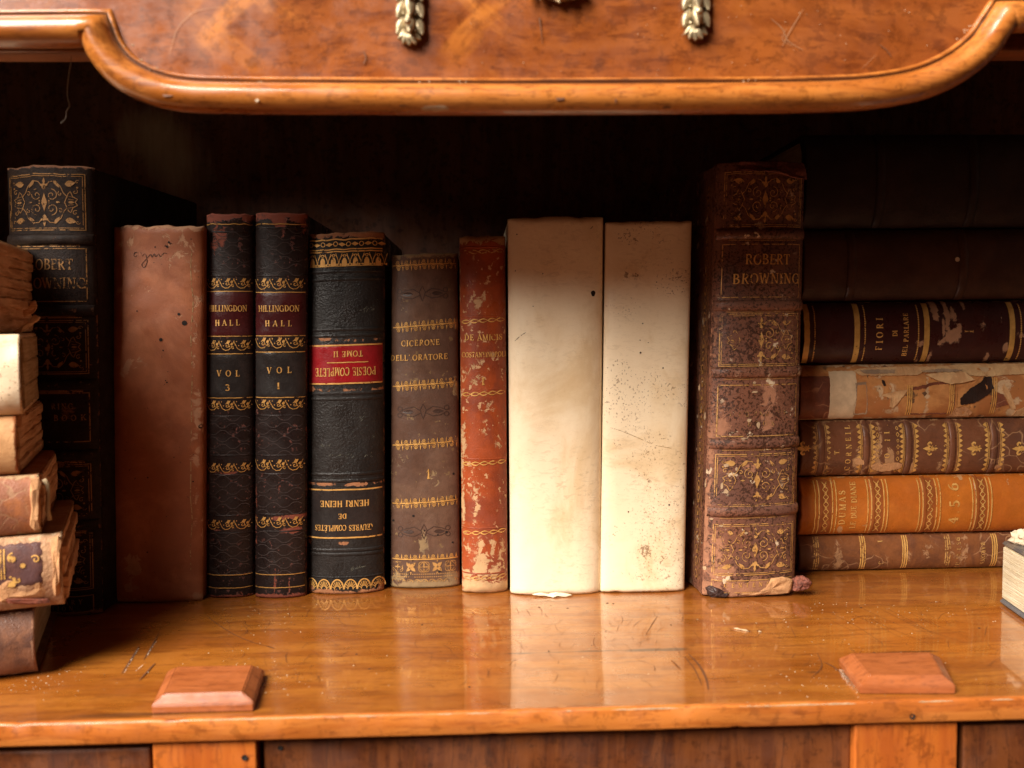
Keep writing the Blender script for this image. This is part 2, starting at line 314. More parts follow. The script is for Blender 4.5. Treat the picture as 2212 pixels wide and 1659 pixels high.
# ------------------------------------------------------------------ stroke lettering (own serif capitals)
TH, TN = .19, .085
def _st(x0, y0, x1, y1, w=TH): return [((x0, y0), (x1, y1)), w]
def _arc(cx, cy, rx, ry, a0, a1, th=TH, n=14):
    pts, ws = [], []
    for i in range(n+1):
        a = R(a0+(a1-a0)*i/n)
        pts.append((cx+rx*math.cos(a), cy+ry*math.sin(a)))
        ws.append(TN+(th-TN)*abs(math.cos(a))**1.3)
    return [pts, ws]
def _sf(*xs): return [_st(x-h, y, x+h, y, TN*1.0) for x, y, h in xs]
S1 = .13
GL = {
 'I': (.40, [_st(.2, 0, .2, 1)] + _sf((.2, .03, S1+.03), (.2, .97, S1+.03))),
 'H': (.90, [_st(.2, 0, .2, 1), _st(.7, 0, .7, 1), _st(.2, .5, .7, .5, TN)] + _sf((.2, .03, S1), (.7, .03, S1), (.2, .97, S1), (.7, .97, S1))),
 'L': (.72, [_st(.22, 0, .22, 1), _st(.2, .04, .66, .04, TN), [((.64, .02), (.66, .28)), [.12, .04]]] + _sf((.22, .97, S1+.02), (.16, .03, .1))),
 'E': (.74, [_st(.22, 0, .22, 1), _st(.1, .04, .66, .04, TN), _st(.1, .96, .62, .96, TN), _st(.22, .52, .5, .52, TN), [((.64, .02), (.66, .28)), [.12, .04]], [((.6, .98), (.62, .76)), [.12, .04]], _st(.5, .42, .5, .62, TN)]),
 'F': (.70, [_st(.22, 0, .22, 1), _st(.1, .96, .62, .96, TN), _st(.22, .52, .5, .52, TN), [((.6, .98), (.62, .74)), [.12, .04]], _st(.5, .42, .5, .62, TN)] + _sf((.22, .03, S1+.02))),
 'T': (.76, [_st(.38, 0, .38, 1), _st(.06, .96, .7, .96, TN), [((.07, .98), (.05, .74)), [.12, .04]], [((.69, .98), (.71, .74)), [.12, .04]]] + _sf((.38, .03, S1+.02))),
 'N': (.92, [_st(.18, 0, .18, 1, TN), _st(.2, .98, .72, .02, TH), _st(.74, 0, .74, 1, TN)] + _sf((.18, .03, S1), (.74, .97, S1), (.12, .97, .09))),
 'A': (.86, [_st(.12, 0, .42, 1, TN), _st(.44, 1, .72, 0, TH), _st(.22, .34, .6, .34, TN)] + _sf((.12, .03, S1), (.73, .03, S1))),
 'V': (.84, [_st(.14, 1, .42, 0, TH), _st(.42, 0, .7, 1, TN)] + _sf((.14, .97, S1), (.7, .97, S1))),
 'M': (1.02, [_st(.16, 0, .16, 1, TN), _st(.18, .98, .5, .02, TH), _st(.5, .02, .82, .98, TN), _st(.83, 0, .83, 1, TH)] + _sf((.16, .03, S1), (.83, .03, S1), (.1, .97, .08), (.88, .97, .09))),
 'W': (1.16, [_st(.12, 1, .36, 0, TH), _st(.36, 0, .58, .98, TN), _st(.56, .98, .8, 0, TH), _st(.8, 0, 1.04, 1, TN)] + _sf((.12, .97, S1), (1.04, .97, S1))),
 'Y': (.82, [_st(.12, 1, .41, .48, TH), _st(.41, .48, .7, 1, TN), _st(.41, 0, .41, .5)] + _sf((.41, .03, S1), (.12, .97, S1), (.7, .97, S1))),
 'D': (.88, [_st(.22, 0, .22, 1), _arc(.3, .5, .46, .46, 90, -90), _st(.1, .96, .32, .96, TN), _st(.1, .04, .32, .04, TN)]),
 'O': (.90, [_arc(.45, .5, .35, .47, 0, 360, n=24)]),
 'Q': (.90, [_arc(.45, .5, .35, .47, 0, 360, n=24), _st(.5, .1, .8, -.12, .1)]),
 'C': (.84, [_arc(.46, .5, .36, .47, 48, 312, n=20), [((.72, .96), (.72, .66)), [.05, .1]]]),
 'G': (.90, [_arc(.46, .5, .36, .47, 48, 312, n=20), [((.72, .96), (.72, .66)), [.05, .1]], _st(.74, .02, .74, .42, .15), _st(.58, .42, .86, .42, TN)]),
 'B': (.80, [_st(.22, 0, .22, 1), _arc(.34, .745, .26, .22, 90, -90), _arc(.36, .27, .32, .24, 90, -90), _st(.1, .96, .36, .96, TN), _st(.1, .03, .38, .03, TN), _st(.22, .52, .38, .52, TN)]),
 'P': (.78, [_st(.22, 0, .22, 1), _arc(.34, .72, .3, .25, 90, -90), _st(.1, .96, .36, .96, TN), _st(.22, .47, .36, .47, TN)] + _sf((.22, .03, S1+.02))),
 'R': (.86, [_st(.22, 0, .22, 1), _arc(.34, .74, .28, .23, 90, -90), _st(.1, .96, .36, .96, TN), _st(.22, .5, .36, .5, TN), _st(.4, .5, .7, .02, TH*.9), _st(.64, .03, .82, .03, TN)] + _sf((.22, .03, S1))),
 'S': (.70, [[((.56, .74), (.54, .88), (.4, .965), (.24, .93), (.14, .8), (.18, .65), (.34, .54), (.5, .44), (.57, .29), (.5, .11), (.34, .03), (.18, .09), (.12, .27)), [.05, .07, .09, .11, .14, .17, .19, .18, .15, .11, .09, .08, .05]], _st(.58, .7, .58, .97, .06), _st(.1, .03, .1, .3, .06)]),
 'U': (.88, [_st(.2, .3, .2, 1), _arc(.45, .3, .25, .27, 180, 360, TH), _st(.7, .3, .7, 1, TN)] + _sf((.2, .97, S1), (.7, .97, S1))),
 'K': (.88, [_st(.22, 0, .22, 1), _st(.24, .42, .7, .98, TN), _st(.4, .58, .74, .02)] + _sf((.22, .03, S1), (.22, .97, S1), (.74, .03, S1), (.7, .97, .1))),
 "'": (.26, [[((.13, 1.02), (.1, .74)), [.15, .05]]]),
 '.': (.30, [_st(.12, .06, .19, .06, .14)]),
 '-': (.4, [_st(.05, .4, .35, .4, TN)]),
 '1': (.46, [_st(.24, 0, .24, 1, .2), [((.24, .98), (.06, .78)), [.1, .05]]] + _sf((.24, .03, .17))),
 '3': (.66, [_arc(.3, .74, .24, .22, 150, -80, .17), _arc(.3, .28, .28, .25, 85, -150, .19)]),
 '4': (.76, [_st(.5, 0, .5, 1, .2), _st(.5, .98, .06, .3, TN), _st(.04, .29, .7, .29, .1)] + _sf((.5, .03, .16))),
 '5': (.70, [_st(.16, .95, .6, .95, .13), _st(.18, .95, .16, .52, TN), _arc(.32, .3, .27, .28, 130, -150, .2)]),
 '6': (.74, [_arc(.38, .3, .26, .28, 0, 360, .19, 20), [((.13, .3), (.14, .6), (.3, .88), (.58, .98)), [.19, .17, .11, .07]]]),
}
GL['\u00c8'] = (GL['E'][0], GL['E'][1] + [[((.3, 1.28), (.48, 1.08)), [.12, .05]]])
GL['\u0152'] = (1.22, GL['O'][1] + [[tuple((x+.5, y) for x, y in p), w] for p, w in GL['E'][1]])
GL[' '] = (.5, [])

def resample(pts, ws, step, closed=False):
    out, wo = [], []
    n = len(pts)
    for i in range(n if closed else n-1):
        a, b = pts[i], pts[(i+1) % n]
        wa, wb = ws[i], ws[(i+1) % n]
        L = math.hypot(b[0]-a[0], b[1]-a[1])
        k = max(1, int(math.ceil(L/step)))
        for j in range(k):
            f = j/k
            out.append((a[0]+(b[0]-a[0])*f, a[1]+(b[1]-a[1])*f)); wo.append(wa+(wb-wa)*f)
    if not closed: out.append(pts[-1]); wo.append(ws[-1])
    return out, wo

# ------------------------------------------------------------------ a book: spine surface + boards + pages + tooling
class Book:
    """s runs across the spine, t along it (tail 0 -> head 1), out = towards the reader of the spine"""
    def __init__(b, name, label, BL, BR, TR, TL, out, mat, bulge=6, p=2.3, q=1.55, depth=.112, nx=34, step=1.0,
                 rag=(0.4, 0.2), lump=0.0, wear=None, board=None, pages=None, group=None, seed=1, bt=2.4, dip=0.0, sq=2.5, endw=(2.0, 1.5), edgew=.6, corner=0.0):
        b.BL, b.BR, b.TR, b.TL, b.out = V(BL), V(BR), V(TR), V(TL), V(out).normalized()
        b.bulge, b.p, b.q, b.rag, b.lump, b.seed = bulge*MM, p, q, rag, lump*MM, seed
        b.W = ((b.BR-b.BL).length+(b.TR-b.TL).length)/2*1000
        b.H = ((b.TL-b.BL).length+(b.TR-b.BR).length)/2*1000
        b.mat = mat; b.bands = []; b.corner = corner; b.dip = dip
        c = (b.BL+b.BR)/2 if abs(b.out.z) < .1 and abs((b.BR-b.BL).normalized().z) < .5 else (b.BL+b.BR+b.TL+b.TR)/4
        zmin = min(v.z for v in (b.BL, b.BR, b.TL, b.TR))
        c = V((c.x, c.y, zmin)) - b.out*depth*.5
        b.root = empty(name, c, label, 'book', group)
        # spine skin
        ns = nx; nt = max(40, int(b.H/step))
        vs, at = [], []
        ws = wear or []
        for j in range(nt+1):
            t = j/nt
            for i in range(ns+1):
                s = .5-.5*math.cos(math.pi*i/ns)
                s = .65*s+.35*i/ns
                x, y = (s-.5)*b.W, t*b.H
                vs.append(b.P(s, t, 0))
                e = min(x+b.W/2, b.W/2-x)
                top, bot = b.H-y, y
                w = 0
                if endw[0] > 0: w = max(w, .75*math.exp(-(top/endw[0])**2))
                if endw[1] > 0: w = max(w, .75*math.exp(-(bot/endw[1])**2))
                if edgew > 0: w = max(w, .50*math.exp(-(e/edgew)**2))
                for (cx, cy, rx, ry, k) in ws:
                    d = ((x-cx)/rx)**2+((y-cy)/ry)**2
                    if d < 6: w = max(w, 1.15*k*math.exp(-d*.7))
                at.append(w)
        N = ns+1
        fs = [(j*N+i, j*N+i+1, (j+1)*N+i+1, (j+1)*N+i) for j in range(nt) for i in range(ns)]
        # turned-in ends and sides
        k0 = len(vs)
        for i in range(N): vs.append(V(vs[i]) - b.out*b.bulge*.9 + (b.TL-b.BL).normalized()*.0008); at.append(.2)
        k1 = len(vs)
        for i in range(N): vs.append(V(vs[nt*N+i]) - b.out*b.bulge*.9 - (b.TL-b.BL).normalized()*.0008); at.append(.2)
        fs += [(i+1, i, k0+i, k0+i+1) for i in range(ns)]
        fs += [(nt*N+i, nt*N+i+1, k1+i+1, k1+i) for i in range(ns)]
        b.spine = mesh('spine', vs, fs, mat, b.root, True, at)
        # boards and page block
        bm_ = board or mat
        sw = bt/b.W
        gi = b.bulge*.15
        for s0, s1 in ((0.003, sw), (1-sw, .997)):
            b.box('cover_board', s0, s1, 0.0, .998, .0002, depth, bm_, bev=.0006)
        pm = pages or M['pg_x']
        b.box('page_block', sw*1.02, 1-sw*1.02, sq/b.H, 1-sq/b.H, .0012, depth-.003, pm)
    def Q(b, s, t):
        return b.BL*(1-s)*(1-t)+b.BR*s*(1-t)+b.TR*s*t+b.TL*(1-s)*t
    def P(b, s, t, off):
        tt = t
        ss = min(1, max(0, s))
        if b.rag[0] and t > .9: tt = t + (t-.9)/.1*b.rag[0]/b.H*(1.0*nz((ss*3.1, b.seed, 0), 1.0)+.8*nz((ss*9, b.seed, 3), 1.0))
        if b.rag[1] and t < .1: tt = t + abs((.1-t)/.1*b.rag[1]/b.H*(1.3*nz((ss*3, b.seed, 9), 1.0)+nz((ss*8, b.seed, 5), 1.0)))
        pr = (max(0, 1-abs(2*ss-1)**b.p))**(1/b.q)
        o = b.bulge*pr
        if b.corner:
            e = min(t, 1-t)*b.H
            if e < b.corner: o -= MM*.45*(1-e/b.corner)**2*b.corner*pr
        if b.lump:
            o += b.lump*(nz((s*b.W*.001, t*b.H*.001, b.seed), 38.0)+.4*nz((s*b.W*.001, t*b.H*.001, b.seed+4), 110.0))*min(1, pr*1.5)
        return b.Q(s, tt) + b.out*(o+off)
    def at(b, x, y, off=0.0): return b.P(.5+x/b.W, y/b.H, off)
    def loc(b, px, py):
        """frame position -> mm on the spine (x from centre, y from tail)"""
        p0 = b.BL+b.out*b.bulge*.8
        p = hit(px, py, p0, b.out) - b.out*b.bulge*.8
        u = b.BR-b.BL; v = b.TL-b.BL; d = p-b.BL
        uu, vv, uv = u.dot(u), v.dot(v), u.dot(v)
        det = uu*vv-uv*uv
        s = (d.dot(u)*vv-d.dot(v)*uv)/det; t = (d.dot(v)*uu-d.dot(u)*uv)/det
        return ((s-.5)*b.W, t*b.H)
    def box(b, name, s0, s1, t0, t1, d0, d1, mat, bev=0):
        vs = []
        for d in (d0, d1):
            for s, t in ((s0, t0), (s1, t0), (s1, t1), (s0, t1)):
                vs.append(b.Q(s, t)-b.out*d)
        fs = [(0, 1, 2, 3), (7, 6, 5, 4), (0, 4, 5, 1), (1, 5, 6, 2), (2, 6, 7, 3), (3, 7, 4, 0)]
        bm = bmesh.new()
        vv = [bm.verts.new(v-b.root.location) for v in vs]
        for f in fs: bm.faces.new([vv[i] for i in f])
        bmesh.ops.recalc_face_normals(bm, faces=bm.faces)
        if bev: bmesh.ops.bevel(bm, geom=bm.edges[:], offset=bev, segments=2, affect='EDGES')
        me = bpy.data.meshes.new(name); bm.to_mesh(me); bm.free()
        return link(name, me, mat, b.root)
    def patch(b, name, x0, x1, y0, y1, mat, off=.25, jag=0.0, seed=0, wear=None, nx=24, parent=None, outline=None):
        """a thin label or leather remnant lying on the spine"""
        ny = max(4, int(abs(y1-y0)/1.0))
        vs, fs, at = [], [], []
        for j in range(ny+1):
            for i in range(nx+1):
                fx, fy = i/nx, j/ny
                jx = jag*(noise.noise(V((fy*ny*.35, seed, 1.3)))+.5*noise.noise(V((fy*ny*1.1, seed, 4)))) if i in (0, nx) else 0
                jy = jag*(noise.noise(V((fx*nx*.35, seed, 7.3)))+.5*noise.noise(V((fx*nx*1.1, seed, 9)))) if j in (0, ny) else 0
                x, y = x0+(x1-x0)*fx+jx, y0+(y1-y0)*fy+jy
                edge = (i in (0, nx) or j in (0, ny))
                vs.append(b.at(x, y, (off*(0.25 if edge else 1))*MM))
                at.append(.35 if edge else 0)
        if wear:
            k = 0
            for j in range(ny+1):
                for i in range(nx+1):
                    x, y = x0+(x1-x0)*i/nx, y0+(y1-y0)*j/ny
                    for (cx, cy, rx, ry, kk) in wear:
                        d = ((x-cx)/rx)**2+((y-cy)/ry)**2
                        if d < 6: at[k] = max(at[k], kk*math.exp(-d*.7))
                    k += 1
        N = nx+1
        fs = [(j*N+i, j*N+i+1, (j+1)*N+i+1, (j+1)*N+i) for j in range(ny) for i in range(nx)]
        if (x1-x0)*(y1-y0) < 0: fs = [f[::-1] for f in fs]
        return mesh(name, vs, fs, mat, parent or b.root, True, at)
    def band(b, y, w, h, mat=None, x0=None, x1=None, n=8, name='raised_band', wv=0):
        x0 = -b.W/2*.985 if x0 is None else x0; x1 = b.W/2*.985 if x1 is None else x1
        vs, fs, at = [], [], []
        nx = 26
        for j in range(n+1):
            a = math.pi*j/n
            for i in range(nx+1):
                x = x0+(x1-x0)*i/nx
                vs.append(b.at(x, y-w/2*math.cos(a), (h*math.sin(a)*(1+.25*nz((x*.1, y, 2), 1.5))-.05)*MM)); at.append(wv*math.sin(a))
        N = nx+1
        fs = [(j*N+i, j*N+i+1, (j+1)*N+i+1, (j+1)*N+i) for j in range(n) for i in range(nx)]
        return mesh(name, vs, fs, mat or b.mat, b.root, True, at)
    def pen(b, off=.30): return Pen(b, off)

class Pen:
    def __init__(p, b, off):
        p.b, p.off, p.v, p.f = b, off, [], []
        p.tf = [lambda x, y: (x, y)]
    def pt(p, x, y):
        for f in reversed(p.tf): x, y = f(x, y)
        return p.b.at(x, y, p.off*MM)
    def push(p, ox, oy, rot=0.0, sx=1.0, sy=1.0):
        c, s = math.cos(R(rot)), math.sin(R(rot))
        p.tf.append(lambda x, y: (ox+(x*sx)*c-(y*sy)*s, oy+(x*sx)*s+(y*sy)*c)); return p
    def pop(p): p.tf.pop()
    def ribbon(p, pts, w, closed=False, step=1.2):
        ws = w if isinstance(w, (list, tuple)) else [w]*len(pts)
        pts, ws = resample(list(pts), list(ws), step, closed)
        n = len(pts)
        k = len(p.v)
        for i in range(n):
            a = pts[(i-1) % n] if (closed or i > 0) else pts[i]
            c = pts[(i+1) % n] if (closed or i < n-1) else pts[i]
            dx, dy = c[0]-a[0], c[1]-a[1]
            L = math.hypot(dx, dy) or 1
            nx_, ny_ = -dy/L*ws[i]/2, dx/L*ws[i]/2
            x, y = pts[i]
            p.v.append(p.pt(x-nx_, y-ny_)); p.v.append(p.pt(x+nx_, y+ny_))
        for i in range(n if closed else n-1):
            a, c = k+2*i, k+2*((i+1) % n)
            p.f.append((a, c, c+1, a+1))
    def poly(p, pts):
        k = len(p.v)
        for x, y in pts: p.v.append(p.pt(x, y))
        for t in tessellate_polygon([[V((x, y, 0)) for x, y in pts]]): p.f.append(tuple(k+i for i in t))
    def dot(p, x, y, r, n=8): p.poly([(x+r*math.cos(2*math.pi*i/n), y+r*math.sin(2*math.pi*i/n)) for i in range(n)])
    def ring(p, x, y, r, w, n=14, ry=None):
        ry = ry or r
        p.ribbon([(x+r*math.cos(2*math.pi*i/n), y+ry*math.sin(2*math.pi*i/n)) for i in range(n)], w, True)
    def arc(p, x, y, rx, ry, a0, a1, w, n=10):
        p.ribbon([(x+rx*math.cos(R(a0+(a1-a0)*i/n)), y+ry*math.sin(R(a0+(a1-a0)*i/n))) for i in range(n+1)], w)
    def spiral(p, x, y, r, a0, turns, w, sgn=1, n=18, r1=.12):
        p.ribbon([(x+r*(1-(1-r1)*i/n)*math.cos(a0+sgn*2*math.pi*turns*i/n), y+r*(1-(1-r1)*i/n)*math.sin(a0+sgn*2*math.pi*turns*i/n)) for i in range(n+1)], w)
    def leaf(p, x, y, L, wd, rot, curl=0.0):
        c, s = math.cos(R(rot)), math.sin(R(rot)); A = []
        for i in range(9):
            f = i/8; A.append((f*L, wd*math.sin(math.pi*f**.8)*.5+curl*f*f))
        B = [(f*L, -wd*math.sin(math.pi*f**.8)*.5+curl*f*f) for f in (i/8 for i in range(7, 0, -1))]
        p.poly([(x+a*c-b_*s, y+a*s+b_*c) for a, b_ in A+B])
    def hline(p, y, w, x0=None, x1=None, wob=0.12):
        W = p.b.W/2*.96
        x0 = -W if x0 is None else x0; x1 = W if x1 is None else x1
        n = 24; sd = random.random()*50
        p.ribbon([(x0+(x1-x0)*i/n, y+wob*noise.noise(V((i*.35, sd, 0)))) for i in range(n+1)], w)
    def vline(p, x, w, y0, y1):
        p.ribbon([(x, y0+(y1-y0)*i/10) for i in range(11)], w)
    def rect(p, x0, y0, x1, y1, w): p.ribbon([(x0, y0), (x1, y0), (x1, y1), (x0, y1)], w, True, 1.5)
    def text(p, s, cx, cy, h, width=None, rot=0.0, bold=1.0, jit=.03, skip=()):
        adv = [GL[c][0] for c in s]; tot = sum(adv)
        k = 1.0; gap = 0.0
        if width:
            ideal = tot*h
            if width >= ideal: gap = (width/h-tot)/max(1, len(s)-1)
            else: k = width/ideal
        tot2 = (tot*k+gap*(len(s)-1))
        p.push(cx, cy, rot, h, h)
        x = -tot2/2
        for i, c in enumerate(s):
            if i not in skip:
                jy = random.uniform(-jit, jit); ja = random.uniform(-2.5, 2.5)
                p.push(x, -.5+jy, ja, k, 1)
                for pts, w in GL[c][1]:
                    w = [a*bold for a in w] if isinstance(w, list) else w*bold
                    p.ribbon(pts, w, step=.3)
                p.pop()
            x += adv[i]*k+gap
        p.pop()
    def build(p, name, mat, parent=None):
        if not p.v: return None
        # keep every face turned outwards
        me_f = []
        o = p.b.out
        for f in p.f:
            a, c, d = V(p.v[f[0]]), V(p.v[f[1]]), V(p.v[f[2]])
            me_f.append(f if (c-a).cross(d-a).dot(o) >= 0 else f[::-1])
        return mesh(name, p.v, me_f, mat, parent or p.b.root)

# ------------------------------------------------------------------ ornaments
def orn_scroll(p, y, h, x0, x1, n):
    w = .34; P_ = (x1-x0)/n
    for i in range(n):
        p.push(x0+P_*(i+.5), y, 0, P_, h)
        ww = w/h
        p.tf[-1] = (lambda ox, oy: (lambda x, y_: (ox+x*P_, oy+y_*h)))(x0+P_*(i+.5), y)
        p.ribbon([(-.62, .42), (-.5, .1), (-.36, -.28), (-.16, -.44), (.06, -.40), (.24, -.14), (.36, .22), (.44, .44)], [ww*.6, ww*.7, ww*.8, ww, ww, ww*.8, ww*.7, ww*.4], step=.1)
        p.pop()
        cx = x0+P_*(i+.5)
        p.spiral(cx-.04*P_, y-.02*h, .24*h, 2.4, 1.25, w, -1)
        p.spiral(cx+.36*P_, y-.22*h, .15*h, 1.2, 1.0, w*.9, 1, 10)
        p.leaf(cx-.10*P_, y+.20*h, .34*P_, .26*h, 22, .1*h)
        p.leaf(cx+.20*P_, y+.02*h, .22*P_, .16*h, 60)
        for dx, dy in ((-.42, .36), (.5, .05), (-.28, -.02), (.12, -.1), (.02, .44)):
            p.dot(cx+dx*P_, y+dy*h, .055*h, 6)
def orn_wavechain(p, y, h, x0, x1, n, tilt=0.0, w=.5):
    P_ = (x1-x0)/n
    for sg in (1, -1):
        p.ribbon([(x0+(x1-x0)*i/(n*10), y+tilt*(i/(n*10)-.5)+sg*h/2*math.sin(math.pi*i/10)) for i in range(n*10+1)], [w*(.45+.7*abs(math.sin(math.pi*i/10+.5))) for i in range(n*10+1)])
def orn_rosettes(p, y, h, x0, x1, n, up=1, tilt=0.0):
    P_ = (x1-x0)/n
    for i in range(n):
        cx = x0+P_*(i+.5); cy = y+up*h*.45+tilt*((i+.5)/n-.5)
        p.ring(cx, cy, .27*h, .30); p.dot(cx, cy, .12*h, 7)
        p.arc(cx, cy, .52*h, .52*h, 200 if up > 0 else 160, 330 if up > 0 else 30, .28)
        a = cx+P_*.5
        p.poly([(a-.16*h, cy-up*.45*h), (a+.16*h, cy-up*.4*h), (a+.02*h, cy+up*.55*h)])
def orn_arabesque(p, x0, y0, x1, y1, w=.30, drop=()):
    W, H = x1-x0, y1-y0; cx, cy = (x0+x1)/2, (y0+y1)/2
    def at(u, v): return (cx+u*W/2, cy+v*H/2)
    p.poly([at(0, .36), at(.085, 0), at(0, -.36), at(-.085, 0)])
    for sv in (1, -1):
        x, y = at(0, sv*.62)
        p.leaf(x, y-sv*.14*H/2, .3*H/2, .13*W/2, 90*sv); p.dot(*at(-.08, sv*.68), .045*H/2); p.dot(*at(.08, sv*.68), .045*H/2)
        p.leaf(*at(0, sv*.72), .24*H/2, .07*W/2, 90*sv)
        for su in (1, -1):
            if (su, sv) in drop: continue
            sp = su*sv
            x, y = at(su*.22, sv*.27); p.spiral(x, y, .24*H/2, (math.pi/2)*sv, 1.35, w, -sp)
            p.ribbon([at(su*.05, sv*.62), at(su*.16, sv*.8), at(su*.34, sv*.82), at(su*.48, sv*.62), at(su*.55, sv*.38), at(su*.66, sv*.2)], w)
            x, y = at(su*.30, sv*.86); p.leaf(x, y, .34*H/2, .10*W/2, (-70 if su > 0 else -110)*sv, su*sv*.05*H)
            x, y = at(su*.60, sv*.72); p.leaf(x, y, .28*W/2, .24*H/2, 0 if su > 0 else 180, sv*su*.03*H)
            p.spiral(*at(su*.92, sv*.80), .09*H/2, 0, 1, w*.8, sp, 8)
            p.spiral(*at(su*.86, sv*.42), .11*H/2, 1, 1.0, w*.9, -sp, 9); p.spiral(*at(su*.46, sv*.34), .10*H/2, 2, 1.0, w*.9, sp, 9)
            p.dot(*at(su*.92, sv*.58), .04*H/2); p.dot(*at(su*.14, sv*.05), .035*H/2)
    for su in (1, -1):
        p.ribbon([at(su*.58, 0), at(su*.68, .34), at(su*.74, .42), at(su*.80, .22), at(su*.92, .12), at(su*.86, 0), at(su*.92, -.12), at(su*.80, -.22), at(su*.74, -.42), at(su*.68, -.34)], w, True)
        for k in (-.24, -.12, .12, .24): p.ribbon([at(su*.68, k), at(su*.82, k*.8)], w*.55)
        p.leaf(*at(su*.68, 0), .16*W/2, .10*H/2, 0 if su > 0 else 180); p.leaf(*at(su*.34, 0), .12*W/2, .07*H/2, 0 if su > 0 else 180)
def frame2(p, x0, y0, x1, y1, w=.42, gap=.9):
    p.rect(x0, y0, x1, y1, w); p.rect(x0+gap, y0+gap, x1-gap, y1-gap, w*.7)
def orn_fleur(p, x, y, h):
    p.push(x, y, 0, h, h)
    p.tf[-1] = lambda a, b_: (x+a*h, y+b_*h)
    p.poly([(0, .55), (.13, .26), (.06, -.02), (-.06, -.02), (-.13, .26)])
    for s in (1, -1):
        p.ribbon([(s*.06, -.04), (s*.16, .14), (s*.30, .20), (s*.40, .10), (s*.36, -.02), (s*.27, .02)], [.08, .12, .13, .11, .09, .06], step=.06)
        p.ribbon([(s*.03, -.1), (s*.12, -.28), (s*.2, -.30)], [.1, .08, .05], step=.08)
    p.ribbon([(-.18, -.07), (.18, -.07)], .06); p.ribbon([(-.16, -.14), (.16, -.14)], .05)
    p.poly([(0, -.12), (.07, -.3), (0, -.44), (-.07, -.3)])
    p.pop()
def orn_teeth(p, y, x0, x1, n, up=1, h=1.9, w=.35):
    P_ = (x1-x0)/n
    p.ribbon([(x0+(x1-x0)*i/20, y) for i in range(21)], w)
    p.ribbon([(x0+(x1-x0)*i/20, y-up*.75) for i in range(21)], w*.7)
    for i in range(n):
        cx = x0+P_*(i+.5)
        p.poly([(cx-.40*P_, y+up*.25), (cx+.40*P_, y+up*.25), (cx+.28*P_, y+up*h*.55), (cx, y+up*h), (cx-.28*P_, y+up*h*.55)])
def orn_lattice(p, y, h, x0, x1, n, w=.32):
    P_ = (x1-x0)/n
    for i in range(n):
        a = x0+P_*i; c = a+P_
        p.ribbon([(a, y-h/2), (a+P_*.3, y-h*.12), (c-P_*.3, y+h*.12), (c, y+h/2)], w); p.ribbon([(a, y+h/2), (a+P_*.3, y+h*.12), (c-P_*.3, y-h*.12), (c, y-h/2)], w)
        p.ring(a+P_/2, y, .2*h, w*.8, 8); p.arc(a, y, P_*.32, h*.42, -75, 75, w*.9, 6); p.arc(c, y, P_*.32, h*.42, 105, 255, w*.9, 6)

# ================================================================== THE BUREAU
YF = PS(1106, 1534).y                        # front edge of the shelf board
bureau = empty('writing_bureau', (0, YF, -.0), 'old honey and mahogany wooden bureau holding all the books in its open compartment', 'bureau')
X0, X1, YB = -.337, .46, .175
# shelf board with stains (kept as an attribute on a fine grid)
stains = []
def stain(px, py, rx, ry, k):
    q = PS(px, py); stains.append((q.x, q.y, rx*MM, ry*MM, k))
for a in ((1120, 1411, 12, 1.3, .6), (1200, 1409, 14, 1.3, .55), (1300, 1406, 22, 1.5, .62), (1400, 1404, 20, 2.2, .7), (1460, 1403, 12, 2.4, .8), (1050, 1408, 10, 1.2, .35),
          (905, 1358, 13, 2.2, .45), (850, 1346, 9, 1.8, .4), (780, 1330, 22, 2, .3), (760, 1390, 10, 2, .3), (1960, 1408, 24, 1.1, .62), (2000, 1407, 10, 1.8, .6), (2060, 1411, 10, .9, .5), (1835, 1349, 5, 1.6, .5),
          (300, 1390, 30, 4, .28), (180, 1330, 40, 6, .2), (520, 1330, 20, 3, .3), (600, 1480, 14, 4, .28), (1700, 1470, 20, 3, .3), (250, 1545, 50, 3, .45), (100, 1560, 40, 2.5, .4), (1480, 1495, 40, 2.5, .3), (1500, 1450, 4, 7, .35),
          (1760, 1450, 6, 2.2, .5), (1770, 1433, 8, 1.3, .55), (980, 1370, 16, 2, .3), (700, 1356, 26, 1.5, .3), (1620, 1338, 20, 1.5, .25), (1900, 1320, 25, 2, .3), (640, 1420, 30, 1.4, .3), (500, 1440, 30, 1.4, .32)):
    stain(*a)
gx, gy = 420, 300
vs, at = [], []
for j in range(gy+1):
    y = YF+.0006+(YB-YF)*(j/gy)**1.25
    for i in range(gx+1):
        x = X0+(X1-X0)*i/gx
        zz = .00025*nz((x, y, 0), 14) if j > 2 else -.0004*(2-j)/2-.0005*abs(nz((x, 0, 2), 60))*(1 if j == 0 else .3)
        vs.append(V((x, y, min(0, zz))))
        w = 0
        if y < .06:
            for (cx, cy, rx, ry, k) in stains:
                if abs(x-cx) < 2.6*rx and abs(y-cy) < 2.6*ry:
                    d = ((x-cx)/rx)**2+((y-cy)/ry)**2
                    w = max(w, k*math.exp(-d*.8))
        at.append(w*1.2)
N = gx+1
fs = [(j*N+i, j*N+i+1, (j+1)*N+i+1, (j+1)*N+i) for j in range(gy) for i in range(gx)]
k = len(vs)
vs += [V((X0, YF+.0006, -.0065)), V((X1, YF+.0006, -.0065)), V((X1, YB, -.0065)), V((X0, YB, -.0065))]; at += [0]*4
fs += [(k+3, k+2, k+1, k)]
shelf = mesh('shelf_board', vs, fs, M['shelf'], bureau, True, at)
